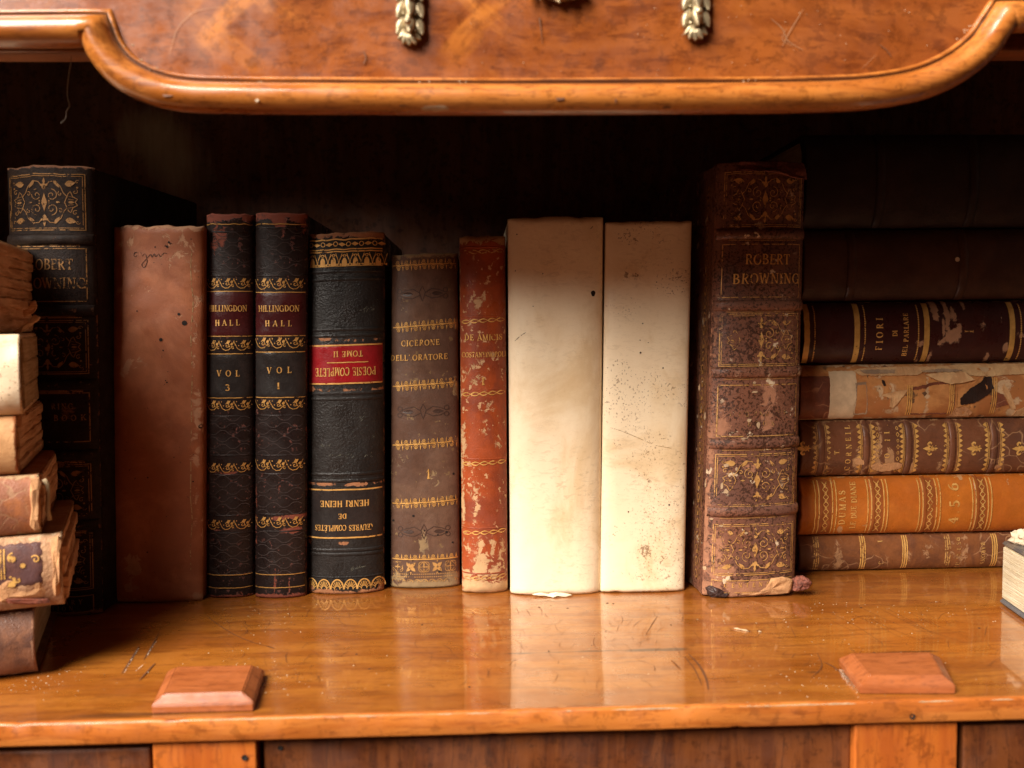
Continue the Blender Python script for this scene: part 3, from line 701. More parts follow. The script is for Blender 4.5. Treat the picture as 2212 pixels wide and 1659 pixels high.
# edge strip in front of the shelf board
zb = PX(1106, 1584, YF).z
def edge_strip():
    n = 260; prof = [(.004, zb), (0, zb+.0002), (-.0004, zb+.001), (-.0004, -.0007), (-.0002, -.0002), (.0004, 0.0002), (.004, -.0002)]
    vs, at = [], []
    for i in range(n+1):
        x = X0+(X1-X0)*i/n
        for a, (dy, z) in enumerate(prof):
            chip = max(0, nz((x, 0, 3), 130)-.25)*.0022 if a in (4, 5) else 0
            ch2 = max(0, nz((x, 2, 8), 170)-.3)*.0012 if a in (1, 2) else 0
            vs.append(V((x, YF-.0008+dy+.0003*nz((x, a, 0), 25)+chip*.6, z-chip*.7+ch2)))
            at.append(.5 if (chip > .0003 or ch2 > .0002) else (.15 if a in (1, 2) else 0))
    N = len(prof)
    fs = [(i*N+a, (i+1)*N+a, (i+1)*N+(a+1) % N, i*N+(a+1) % N) for i in range(n) for a in range(N)]
    return fixn(mesh('edge_strip', vs, fs, M['edge'], bureau, True, at))
edge_strip()
lst = []
for i in range(46):
    x = random.uniform(-.30, .33); L = random.uniform(.002, .016); m_ = 7
    lst.append(strip3('s', [V((x+L*k/m_, YF-.0008+.0006*random.random(), .0006)) for k in range(m_+1)], lambda f: .0009*math.sin(math.pi*min(.97, max(.03, f)))*random.uniform(.4, 1), None, None, V((0, 0, 1))) if False else
               ([V((x+L*k/m_, YF-.0012+q*.0001, -.0004+(q*.0008-.0003)*math.sin(math.pi*k/m_)*random.uniform(.3, 1))) for k in range(m_+1) for q in (0, 1)], [(2*k, 2*k+2, 2*k+3, 2*k+1) for k in range(m_)]))
CHIPS = lst
def hole(px, py, y, r, parent, mat=None):
    c = PX(px, py, y); n = 14
    vs = [c+V((r*math.cos(2*math.pi*i/n), 0, r*math.sin(2*math.pi*i/n))) for i in range(n)] + [c+V((0, .0005, 0))]
    rim = [c+V((r*1.25*math.cos(2*math.pi*i/n), .0003, r*1.25*math.sin(2*math.pi*i/n))) for i in range(n)]
    return mesh('nail_hole', vs, [(i, n, (i+1) % n) for i in range(n)], M['hole'], parent, True)
hole(1971, 1548, YF-.0015, .0011, bureau)
# lopers and drawer fronts below
ZD = -.075
def front(name, pxl, pxr, pyt, y, mat, bev=.0012, wob=.0003):
    a, c = PX(pxl, pyt, y), PX(pxr, pyt, y)
    zt = (a.z+c.z)/2
    return bevelbox(name, (a.x, y, ZD), (c.x, y+.02, zt), mat, bureau, bev, 3, fn=lambda q: q+V((0, wob*nz(q, 40, 1), wob*nz((q.x, 0, 0), 30, 2) if q.z > ZD+.01 else 0)))
f1 = front('drawer_front', -260, 324, 1624, YF+.0035, M['drawer'])
l1 = front('loper', 328, 553, 1597, YF+.001, M['loper'], .0010)
f2 = front('drawer_front', 567, 1838, 1576, YF+.0045, M['drawer'])
l2 = front('loper', 1847, 2071, 1561, YF+.001, M['loper'], .0013)
f3 = front('drawer_front', 2082, 2600, 1561, YF+.003, M['drawer'])
hole(528, 1637, YF+.0006, .0011, l1); hole(605, 1616, YF+.004, .0009, f2)
bevelbox('carcass_rail', (X0, YF+.024, ZD), (X1, YF+.03, zb-.001), M['hole'], bureau, 0)
# stop blocks
def stop_block(px):
    """px: list of frame points for the foot: front-left, front-right, back-right, back-left, and height in mm"""
    fl, fr, br, bl, h, ins = px
    P4 = [PS(*q) for q in (fl, fr, br, bl)]
    c = sum(P4, V())/4
    bm = bmesh.new(); rings = []
    for z, k in ((0.0001, 1.0), (h*.48*MM, 1.0), (h*.55*MM, .985), (h*.93*MM, ins[0]), (h*MM, ins[0]-.025)):
        ring = []
        for q in P4:
            d = q-c
            ring.append(bm.verts.new(V((c.x+d.x*k, c.y+d.y*(1-(1-k)*ins[1]), z))-bureau.location))
        rings.append(ring)
    for a, b in zip(rings, rings[1:]):
        for i in range(4): bm.faces.new((a[i], a[(i+1) % 4], b[(i+1) % 4], b[i]))
    bm.faces.new(rings[-1]); bm.faces.new(rings[0][::-1])
    bmesh.ops.recalc_face_normals(bm, faces=bm.faces)
    bmesh.ops.bevel(bm, geom=[e for e in bm.edges], offset=.0004, segments=2, affect='EDGES')
    me = bpy.data.meshes.new('stop_block'); bm.to_mesh(me); bm.free()
    return link('stop_block', me, M['block'], bureau)
stop_block(((328, 1543), (548, 1537), (571, 1463), (362, 1467), 6.2, (.80, .8)))
stop_block(((1857, 1500), (2064, 1500), (2030, 1436), (1812, 1438), 6.2, (.80, .8)))
# interior: back, sides, ceiling
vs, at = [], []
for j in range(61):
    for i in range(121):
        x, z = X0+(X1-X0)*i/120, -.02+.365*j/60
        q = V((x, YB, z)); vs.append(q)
        at.append(.62*math.exp(-((x+.200)/.035)**2*.8-((z-.245)/.045)**2*.8)+.42*math.exp(-((x+.235)/.03)**2-((z-.275)/.03)**2))  # patch of light put into the colour, carried by the wear attribute
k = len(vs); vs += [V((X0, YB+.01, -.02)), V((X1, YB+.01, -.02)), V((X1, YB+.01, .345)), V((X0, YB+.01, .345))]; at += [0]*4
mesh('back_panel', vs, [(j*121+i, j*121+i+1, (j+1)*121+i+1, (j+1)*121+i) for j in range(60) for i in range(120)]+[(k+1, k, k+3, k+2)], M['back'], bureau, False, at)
bevelbox('side_panel', (X0-.012, YF+.004, -.02), (X0, YB+.01, .33), M['inside'], bureau, 0)
bevelbox('side_panel', (X1, YF+.004, -.02), (X1+.012, YB+.01, .33), M['inside'], bureau, 0)
YP = YF+.010                                 # face of the shaped upper panel
zr = PX(100, 118, YP+.028).z
bevelbox('ceiling_board', (X0, YP+.018, .325), (X1, YB, .335), M['inside'], bureau, 0)
bevelbox('lip_rail', (X0, YP+.024, zr), (X1, YP+.039, zr+.022), M['rail'], bureau, .0012)

# shaped panel and its moulding
def catmull(pts, n=8):
    out = []
    for i in range(len(pts)-1):
        p0 = pts[max(0, i-1)]; p1 = pts[i]; p2 = pts[i+1]; p3 = pts[min(len(pts)-1, i+2)]
        for j in range(n):
            t = j/n
            out.append(tuple(.5*((2*p1[k])+(-p0[k]+p2[k])*t+(2*p0[k]-5*p1[k]+4*p2[k]-p3[k])*t*t+(-p0[k]+3*p1[k]-3*p2[k]+p3[k])*t**3) for k in (0, 1)))
    out.append(pts[-1]); return out
segA = [(-330, 73), (-100, 71), (208, 68)]
segB = [(208, 68), (226, 112), (262, 156), (318, 188), (395, 207), (520, 212), (800, 214), (1106, 215), (1500, 213), (1750, 210), (1880, 203), (1985, 184), (2062, 150), (2118, 106), (2150, 62), (2166, 38)]
segC = [(2166, 38), (2300, 34), (2500, 30)]
path = segA[:-1] + catmull(segB, 8)[:-1] + segC
path = [PX(x, y, YP) for x, y in path]
def offset_path(path, n):
    out = []
    for i, p in enumerate(path):
        a = (p-path[i-1]) if i else (path[1]-p)
        c = (path[i+1]-p) if i < len(path)-1 else a
        a = V((a.x, 0, a.z)).normalized(); c = V((c.x, 0, c.z)).normalized()
        na, nc = V((a.z, 0, -a.x)), V((c.z, 0, -c.x))
        m = (na+nc).normalized(); k = min(1.6, 1/max(.4, m.dot(na)))
        out.append(p+m*k*n)
    return out
prof = [(-7.6, -.3), (-7.3, 1.1), (-6.6, 1.5), (-5.9, 1.1), (-5.6, .5), (-5.3, 1.0), (-5.0, 2.4), (-4.2, 4.4), (-2.8, 6.2), (-1.0, 7.2), (1.0, 7.3), (2.8, 6.5), (4.3, 4.9), (5.2, 2.8), (5.5, .5), (5.2, -2.0), (4.4, -4.0), (3.2, -5.2), (1.5, -5.8), (-7.0, -5.8)]
vs, at = [], []
dense = []
for i in range(len(path)-1):
    L = (path[i+1]-path[i]).length; kk = max(1, int(L/.004))
    dense += [path[i].lerp(path[i+1], j/kk) for j in range(kk)]
dense.append(path[-1])
offs = [offset_path(dense, n*MM) for n, o in prof]
for i in range(len(dense)):
    for a, (n, o) in enumerate(prof):
        q = offs[a][i]
        dent = max(0, nz((q.x, a*.004, 1), 70)-.45)*.0014 if 8 <= a <= 14 else 0
        vs.append(q+V((0, -(o*MM-dent), 0)))
        w = .95 if a in (3, 4) else (.45 if a in (2, 5) else 0)
        if 6 <= a <= 14 and dent > .0002: w = .5
        if 12 <= a: w = max(w, .25)
        at.append(w)
N = len(prof)
fs = [(i*N+a, (i+1)*N+a, (i+1)*N+(a+1) % N, i*N+(a+1) % N) for i in range(len(dense)-1) for a in range(N)]
fixn(mesh('moulding', vs, fs, M['mold'], bureau, True, at))
inner = offset_path(dense, -7.0*MM)
ZT = .36
vs, fs, at = [], [], []
nz_ = 40
for i, q in enumerate(inner):
    for j in range(nz_+1):
        f = j/nz_
        vs.append(V((q.x, YP+.0004, q.z+(ZT-q.z)*f)))
        at.append(.55*math.exp(-((ZT-q.z)*f/.0016)**2))
N = nz_+1
fs = [(i*N+j, (i+1)*N+j, (i+1)*N+j+1, i*N+j+1) for i in range(len(inner)-1) for j in range(nz_)]
k = len(vs)
for i, q in enumerate(inner):
    vs += [V((q.x, YP+.014, q.z)), V((q.x, YP+.014, ZT))]; at += [0, 0]
fs += [(k+2*i+2, k+2*i, k+2*i+1, k+2*i+3) for i in range(len(inner)-1)]
fs += [(k+2*i, k+2*i+2, (i+1)*N, i*N) for i in range(len(inner)-1)]
panel = mesh('shaped_panel', vs, fs, M['panel'], bureau, False, at)

# brass mounts
def petal(name, c, L, w, rot, lift, th, parent, tip=.35):
    """pointed leaf hanging from c; rot in the panel plane, lift tips it off the panel"""
    n, m = 9, 10
    vs, fs = [], []
    ax = V((math.sin(R(rot)), 0, -math.cos(R(rot)))); sd = V((math.cos(R(rot)), 0, math.sin(R(rot)))); ou = V((0, -1, 0))
    for i in range(n+1):
        f = i/n
        wd = w*(math.sin(math.pi*min(1, (f*.86+.12)))**.75)*(1-.25*f)
        p = c+ax*L*f+ou*(lift*f**1.4+th*.5)
        for j in range(m):
            a = 2*math.pi*j/m
            rib = 1+.18*math.cos(3*a)
            vs.append(p+sd*wd*.5*math.cos(a)*rib+ou*th*math.sin(a)*(.5+.5*math.sin(math.pi*min(1, f+.15)))*rib)
    for i in range(n):
        for j in range(m): fs.append((i*m+j, i*m+(j+1) % m, (i+1)*m+(j+1) % m, (i+1)*m+j))
    fs += [tuple(range(m))[::-1], tuple(range(n*m, n*m+m))]
    return fixn(mesh(name, vs, fs, M['brass'], parent, True))
def ball(name, c, r, parent, sq=1.0):
    bm = bmesh.new(); bmesh.ops.create_uvsphere(bm, u_segments=14, v_segments=10, radius=r)
    for v in bm.verts: v.co = V((v.co.x, v.co.y*sq, v.co.z))+c-bureau.location
    me = bpy.data.meshes.new(name); bm.to_mesh(me); bm.free()
    me.polygons.foreach_set('use_smooth', [True]*len(me.polygons))
    return link(name, me, M['brass'], parent)
def tubemesh(name, pts, r, mat, parent, n=8, base=None):
    vs, fs = [], []
    rs = r if isinstance(r, (list, tuple)) else [r]*len(pts)
    for i, p in enumerate(pts):
        d = (V(pts[min(i+1, len(pts)-1)])-V(pts[max(0, i-1)])).normalized()
        a = d.orthogonal().normalized(); b_ = d.cross(a)
        for j in range(n): vs.append(V(p)+(a*math.cos(2*math.pi*j/n)+b_*math.sin(2*math.pi*j/n))*rs[i])
    for i in range(len(pts)-1):
        for j in range(n): fs.append((i*n+j, i*n+(j+1) % n, (i+1)*n+(j+1) % n, (i+1)*n+j))
    fs += [tuple(range(n))[::-1], tuple(range(len(pts)*n-n, len(pts)*n))]
    return fixn(mesh(name, vs, fs, mat, parent, True, base=base))
def husk(px, dy, variant):
    u = (PX(px+100, 50, YP)-PX(px, 50, YP)).length/100    # one frame unit at the panel
    top = PX(px, -70+dy, YP); end = PX(px, 78+dy, YP)
    core = tubemesh('husk_mount', [V((top.x, YP-.0015, top.z)), V(((top.x+end.x)/2, YP-.0024, (top.z+end.z)/2)), V((end.x, YP-.0022, end.z))], [9*u, 9*u, 7*u], M['brass'], bureau, 10)
    for k, y in enumerate((-40, -4, 32) if variant else (-34, 2, 38)):
        c = PX(px, y+dy, YP)
        petal('petal', c+V((-11*u, 0, 0)), 42*u, 27*u, -22, .0016, .0016, core)
        petal('petal', c+V((12*u, 0, 0)), 43*u, 27*u, 22, .0016, .0016, core)
        petal('petal', c+V((0, -.0016, 4*u)), 45*u, 26*u, 2, .0022, .0020, core)
        ball('bead', c+V((-12*u, -.0030, -31*u)), 3.6*u, core); ball('bead', c+V((13*u, -.0030, -31*u)), 3.4*u, core)
    cb = PX(px-3, (46 if variant else 56)+dy, YP)
    ball('bead', cb+V((2*u, -.0075, -2*u)), 8*u, core)
    e = PX(px, 72+dy, YP)
    for a in (-55, -28, 0, 28, 55):
        petal('end_petal', e+V((0, 0, 2*u)), 30*u, 25*u, a, .0010, .0020, core)
husk(885, 2, 0); husk(1500, -9, 1)
sw = [(1150, -14), (1170, -6), (1190, 3), (1215, 6), (1240, 2), (1262, -8)]
u_ = (PX(1200, 0, YP)-PX(1100, 0, YP)).length/100
swm = tubemesh('swag_mount', [PX(x, y-16, YP)+V((0, -.002, 0)) for x, y in sw], [.0015, .0024, .003, .003, .0024, .0015], M['brass'], bureau, 10)
for (x, y, a, L) in ((1150, -20, -35, 26), (1172, -16, -15, 26), (1190, -14, 30, 34), (1205, -12, 62, 40), (1228, -16, 80, 34), (1222, -20, 30, 24), (1245, -22, 55, 24)):
    petal('leaf', PX(x, y, YP)+V((0, -.0015, 0)), L*u_, 18*u_, a, .0022, .0016, swm)

# marks on the panel and moulding
def strip3(name, pts, w, mat, parent, n=V((0, -1, 0))):
    vs, fs = [], []
    for i, p in enumerate(pts):
        d = (V(pts[min(i+1, len(pts)-1)])-V(pts[max(0, i-1)])).normalized()
        s = d.cross(n).normalized()
        ww = (w if not callable(w) else w(i/(len(pts)-1)))/2
        vs += [V(p)-s*ww, V(p)+s*ww]
    fs = [(2*i, 2*i+1, 2*i+3, 2*i+2) for i in range(len(pts)-1)]
    return vs, fs
def marks(name, lst, mat, parent):
    VS, FS = [], []
    for vs, fs in lst:
        k = len(VS); VS += vs; FS += [tuple(k+i for i in f) for f in fs]
    o = mesh(name, VS, FS, mat, parent); o['kind'] = 'stuff'; return o
YM = YP-.0001
lst = []
for pts, w in (([(366, 118), (372, 95), (384, 60), (410, 32), (430, 22), (475, 15)], .0003), ([(1700, 60), (1690, 85), (1712, 100)], .0003), ([(1665, 40), (1690, 62), (1702, 88), (1735, 108)], .0004), ([(1735, 20), (1705, 70), (1690, 100)], .0005), ([(1860, 150), (1880, 130), (1893, 118)], .0002), ([(1545, 8), (1530, 20)], .0003)):
    lst.append(strip3('s', [PX(x, y, YM) for x, y in catmull(pts, 6)], lambda f, w=w: w*.6*(.4+.6*math.sin(math.pi*f)), None, None))
marks('scratch_marks', lst, M['lightmark'], panel)
lst = [strip3('s', [PX(x, y, YM) for x, y in catmull([(1165, 38), (1168, 62), (1172, 96)], 6)], lambda f: .0006*(1.1-f), None, None),
       strip3('s', [PX(x, y, YM) for x, y in catmull([(786, 112), (790, 125), (785, 138)], 4)], .0004, None, None),
       strip3('s', [PX(x, y, YM) for x, y in catmull([(1900, 96), (1915, 108), (1925, 122)], 4)], .0003, None, None)]
marks('dark_marks', lst, M['darkmark'], panel)
VS, FS = [], []
def blob(px, py, y, rx, rz, seed, n=12):
    c = PX(px, py, y); k = len(VS)
    for i in range(n):
        a = 2*math.pi*i/n; r = 1+.45*noise.noise(V((math.cos(a)*1.2, math.sin(a)*1.2, seed)))
        VS.append(c+V((rx*r*math.cos(a), 0, rz*r*math.sin(a))))
    VS.append(c+V((0, -.0004, 0))); FS.extend([(k+i, k+(i+1) % n, k+n) for i in range(n)])
for i in range(70):
    blob(random.uniform(300, 2050), random.uniform(5, 165), YM, random.uniform(.00008, .00022), random.uniform(.00008, .0002), i, 6)
for (x, y) in ((1620, 175), (1340, 190), (920, 176), (1000, 178), (300, 130), (275, 100), (330, 148), (560, 176), (2105, 55), (2095, 68), (2080, 84)):
    for k in range(4): blob(x+random.uniform(-14, 14), y+random.uniform(-3, 3), YM-.0011, .00035, .0002, k, 6)
o = mesh('dust_specks', VS, FS, M['dust'], panel); o['kind'] = 'stuff'
# chipped paint and dents on the moulding
def on_mold(px, py, lift=.0002):
    o = max(-1, min(1, (py-214)/30.0))
    return PX(px, py, YP-.0071*math.sqrt(max(.04, 1-o*o*.95))-lift)
def moldblob(name, px, py, rx, rz, mat, seed):
    n = 16; vs = []
    for k in (1, .5):
        for i in range(n):
            a = 2*math.pi*i/n; r = k*(1+.5*noise.noise(V((math.cos(a)*1.5, math.sin(a)*1.5, seed))))
            vs.append(on_mold(px+rx*r*math.cos(a), py+rz*r*math.sin(a)))
    vs.append(on_mold(px, py))
    fs = [(i, (i+1) % n, n+(i+1) % n, n+i) for i in range(n)] + [(n+i, n+(i+1) % n, 2*n) for i in range(n)]
    return fixn(mesh(name, vs, fs, mat, bureau, False))
moldblob('chipped_patch', 940, 235, 32, 6, M['dust'], 3); moldblob('chipped_patch', 362, 203, 15, 5, M['darkmark'], 5); moldblob('chipped_patch', 1210, 213, 11, 4, M['darkmark'], 8)
moldblob('chipped_patch', 2009, 172, 3, 3, M['darkmark'], 11); moldblob('chipped_patch', 1862, 203, 2.5, 6, M['darkmark'], 13); moldblob('chipped_patch', 555, 217, 4, 3, M['dust'], 15); moldblob('chipped_patch', 1330, 218, 2, 6, M['darkmark'], 16)
moldblob('chipped_patch', 1440, 232, 10, 2.5, M['darkmark'], 18); moldblob('chipped_patch', 870, 228, 9, 2, M['darkmark'], 20)

marks('edge_chips', CHIPS, M['flake'], bureau)
# scratches, burn marks, dust on the shelf
def shelf_strip(pts, w, z=.00025):
    return strip3('s', [PS(x, y, z) for x, y in catmull(pts, 5)], (lambda f: w*(.35+.65*math.sin(math.pi*f))), None, None, V((0, 0, 1)))
lst = []
for i in range(320):
    x = random.choice((random.uniform(470, 700), random.uniform(700, 1500), random.uniform(1000, 1420), random.uniform(1500, 2150))); y = random.uniform(1306, 1480)
    a = random.uniform(0, math.pi*2); L = random.uniform(6, 40)
    b = a+random.uniform(-.7, .7)
    p0 = (x, y); p1 = (x+L*.5*math.cos(a), y+L*.35*math.sin(a)); p2 = (p1[0]+L*.5*math.cos(b), p1[1]+L*.35*math.sin(b))
    if p2[1] < 1300: continue
    lst.append(shelf_strip([p0, p1, p2], random.uniform(.00006, .00019)))
for i in range(9):                           # long parallel diagonal scratches at the right
    x = 1780+i*22+random.uniform(-8, 8); y = 1315+random.uniform(-10, 25)
    lst.append(shelf_strip([(x, y), (x+55, y+28), (x+120+random.uniform(-20, 40), y+62)], random.uniform(.0001, .00022)))
for pts, w in (([(1487, 1412), (1510, 1437), (1525, 1465), (1530, 1490)], .0016), ([(1478, 1418), (1500, 1445), (1516, 1480)], .0008), ([(1450, 1425), (1470, 1445)], .0008), ([(443, 1325), (465, 1345), (505, 1370), (545, 1387), (585, 1397)], .0006), ([(575, 1395), (592, 1400)], .0013),
               ([(262, 1455), (285, 1420), (300, 1395)], .0010), ([(310, 1425), (325, 1400), (345, 1365)], .0009), ([(300, 1470), (320, 1448), (335, 1432)], .0012), ([(1395, 1370), (1410, 1345), (1420, 1330)], .0004), ([(1780, 1430), (1800, 1440), (1845, 1475)], .0010), ([(1765, 1410), (1775, 1440), (1750, 1465)], .0005)):
    lst.append(shelf_strip(pts, w*.62))
marks('scratch_marks', lst, M['darkmark'], shelf)
lst = []
for pts, w in (([(267, 1456), (284, 1425), (300, 1400)], .0007), ([(316, 1420), (326, 1402), (338, 1385)], .0006), ([(290, 1452), (316, 1430)], .0005), ([(430, 1490), (446, 1470), (455, 1452)], .0022), ([(1822, 1440), (1832, 1455), (1850, 1485), (1858, 1495)], .0040), ([(1815, 1446), (1828, 1466), (1845, 1490)], .0025)):
    lst.append(shelf_strip(pts, w, .0004))
t = NT('dusty_smear'); k_ = t.step(t.noise(900, 6, .8), .46, .62, 0, .7)
t.t.links.new(t.n('MixShader', {0: k_, 1: t.n('BsdfTransparent').outputs[0], 2: t.n('BsdfDiffuse', {'Color': (.6, .45, .33, 1)}).outputs[0]}).outputs[0], t.out.inputs[0])
M['smear'] = t.m
marks('dust_smears', lst, M['smear'], shelf)
VS, FS = [], []
def crumb(p, r, seed, flat=.6):
    k = len(VS); rr = random.Random(seed)
    for (x, y, z) in ((1, 0, .1), (0, 1, .1), (-1, 0, .1), (0, -1, .1), (0, 0, 1)):
        VS.append(p+V((x*r*rr.uniform(.6, 1.5), y*r*rr.uniform(.6, 1.5), z*r*flat)))
    FS.extend([(k, k+1, k+4), (k+1, k+2, k+4), (k+2, k+3, k+4), (k+3, k, k+4)])
for i in range(650):
    px = random.choice((random.uniform(60, 2150), random.gauss(1750, 130), random.gauss(560, 60), random.gauss(1900, 120), random.gauss(90, 60))); py = random.choice((random.uniform(1305, 1500), random.gauss(1320, 20), random.gauss(1470, 25)))
    if py < 1300 or py > 1520: continue
    crumb(PS(px, py), random.choice((.00010, .00013, .00016, .0002, .0003)), i)
for (x, y, r) in ((1460, 1825, 0),):
    pass
o = mesh('dust_crumbs', VS, FS, M['dust'], shelf); o['kind'] = 'stuff'
VS, FS = [], []
for i, (x, y, r) in enumerate(((1312, 1303, .7), (1325, 1304, .6), (1226, 1314, .6), (1190, 1288+20, .5), (1165, 1297+15, .6), (1185, 1407, .6), (1015, 1484, .8), (770, 1413, .6), (798, 1445, .5), (1860, 1313, .6), (2115, 1357, .7), (1930, 1345, .4), (1888, 1410, .6), (1450, 1350, .5), (1278, 1394, .4), (912, 1350, .6))):
    crumb(PS(x, y), r*MM, i+900, .4)
o = mesh('dark_crumbs', VS, FS, M['hole'], shelf); o['kind'] = 'stuff'
lst = []
wax = tubemesh('wax_drip', [PS(2138+(0), 1840, .0003)] + [PS(x, y, .0003) for x, y in ((2146, 1843),)], .0001, M['dust'], shelf)
bpy.data.objects.remove(wax)
wx = [PS(x, y, .0003) for x, y in ((1585, 1357), (1593, 1358), (1601, 1360), (1612, 1362), (1620, 1364))]
tubemesh('wax_drip', wx, [.0002, .0005, .0003, .0006, .0002], M['flake'], shelf)
tubemesh('wax_drip', [PS(x, y, .0003) for x, y in ((1636, 1363), (1640, 1364), (1645, 1365))], [.0002, .0005, .0002], M['flake'], shelf)

# thread hanging behind the moulding
th_pts = [(155, 122), (152, 140), (147, 170), (145, 205), (150, 228), (143, 240), (142, 255), (131, 267)]
q0 = PX(155, 118, YP+.030)
th_root = empty('loose_thread', q0, 'thin grey thread hanging from the rail behind the moulding', 'thread')
tubemesh('strand', [PX(x, y, YP+.030) for x, y in catmull(th_pts, 5)], .00016, M['thread'], th_root, 5)

# ================================================================== UPRIGHT BOOKS
def upright(name, label, TL, TR, BR, BL, foot, mat, yaw=0.0, bulge=6, **kw):
    out = V((math.sin(R(yaw)), -math.cos(R(yaw)), 0))
    f = PS(*foot); p0 = f - out*bulge*MM          # plane of the spine's edges
    pm = f - out*bulge*MM*.5
    c = [hit(x, y, pm, out) for x, y in (TL, TR, BR, BL)]
    c = [q-out*bulge*MM*.5 for q in c]
    c[2].z = c[3].z = .0003
    return Book(name, label, c[3], c[2], c[1], c[0], out, mat, bulge=bulge, **kw)
def ym(b, py, px=None):
    return b.loc(b.cx if px is None else px, py)[1]

# ---- two black volumes of the same novel
def hill(b, bands, lines, emb, title, vol, wearb):
    W = b.W/2
    for (ya, yb) in bands:
        y0, y1 = ym(b, yb), ym(b, ya); p = b.pen(.32)
        orn_scroll(p, (y0+y1)/2, (y1-y0)*1.08, -W*.93, W*.93, 3); p.build('gilt_band', M['goldh'])
    p = b.pen(.34)
    for y in lines: p.hline(ym(b, y), .42)
    p.build('gilt_line', M['goldh'])
    # blind tooled network
    for (ya, yb) in emb:
        y0, y1 = ym(b, yb), ym(b, ya); n = max(2, int((y1-y0)/3.1)); st = (y1-y0)/n
        p = b.pen(.22)
        for r in range(n+1):
            yy = y0+st*r
            for sg in (1, -1):
                pts = []
                for i in range(41):
                    f = i/40; a = f*4*math.pi+(math.pi if r % 2 else 0)
                    pts.append((-W*.86+f*W*1.72, yy+sg*0+st*.36*math.sin(a)+.12*math.sin(a*3)))
                if sg == 1: p.ribbon(pts, .30)
        p.build('blind_tooling', M['hillb'])
        for yy in (y0-1.0, y0-1.9, y1+1.0):
            p2 = b.pen(.06)
        b.band(y0-1.2, .9, .25, name='fillet'); b.band(y1+1.2, .9, .25, name='fillet')
M['hillb'] = plain('blind_black', (.075, .058, .055), .25, 0, .3, 200, .1)
G2 = 'matching black gilt volumes of one novel'
def hillbook(name, label, TL, TR, BR, BL, foot, bands, lines, emb, ty, vy, num, tx, seed, wear):
    b = upright(name, label, TL, TR, BR, BL, foot, M['hill'], bulge=5.5, group=G2, seed=seed, wear=[], rag=(.7, .3), endw=(4.5, 1.5), p=2.1, q=1.8)
    b.cx = (TL[0]+TR[0])/2
    # wear given in frame units
    ww = [(b.loc(x, y)[0], b.loc(x, y)[1], rx, ry, k) for x, y, rx, ry, k in wear]
    a = b.spine.data.attributes['wear']; vsz = len(b.spine.data.vertices)
    setwear(b, ww)
    hill(b, bands, lines, emb, ty, vy, None)
    y0, y1 = ym(b, lines[2]), ym(b, lines[1])
    b.patch('title_label', -b.W/2*.97, b.W/2*.97, y0+.3, y1-.3, M['maroon'], .22)
    y0, y1 = ym(b, lines[4]), ym(b, lines[3])
    b.patch('volume_label', -b.W/2*.97, b.W/2*.97, y0+.3, y1-.3, M['blacklab'], .22)
    p = b.pen(.45)
    x = b.loc(tx, ty[0])[0]
    p.text('HILLINGDON', x, ym(b, ty[0]), 3.1, b.W*.80, bold=.95); p.text('HALL', x, ym(b, ty[1]), 2.9, b.W*.52)
    p.build('title_lettering', M['goldh'])
    p = b.pen(.45); p.text('VOL', x+.4, ym(b, vy[0]), 3.1, b.W*.48); p.text(num, x+.2, ym(b, vy[1]), 3.2, bold=1.25)
    p.build('volume_lettering', M['goldh'])
    return b
def setwear(b, ww):
    me = b.spine.data
    n = len(me.vertices); vals = [0.0]*n
    a = me.attributes['wear']; a.data.foreach_get('value', vals)
    u = (b.BR-b.BL); v = (b.TL-b.BL); uu, vv, uv = u.dot(u), v.dot(v), u.dot(v); det = uu*vv-uv*uv
    for i, vt in enumerate(me.vertices):
        d = vt.co+b.root.location-b.BL
        s = (d.dot(u)*vv-d.dot(v)*uv)/det; t = (d.dot(v)*uu-d.dot(u)*uv)/det
        x, y = (s-.5)*b.W, t*b.H
        for (cx, cy, rx, ry, k) in ww:
            q = ((x-cx)/rx)**2+((y-cy)/ry)**2
            if q < 6: vals[i] = max(vals[i], 1.15*k*math.exp(-q*.7))
    a.data.foreach_set('value', vals)
def wearpx(b, lst): setwear(b, [(*b.loc(x, y), rx, ry, k) for x, y, rx, ry, k in lst])

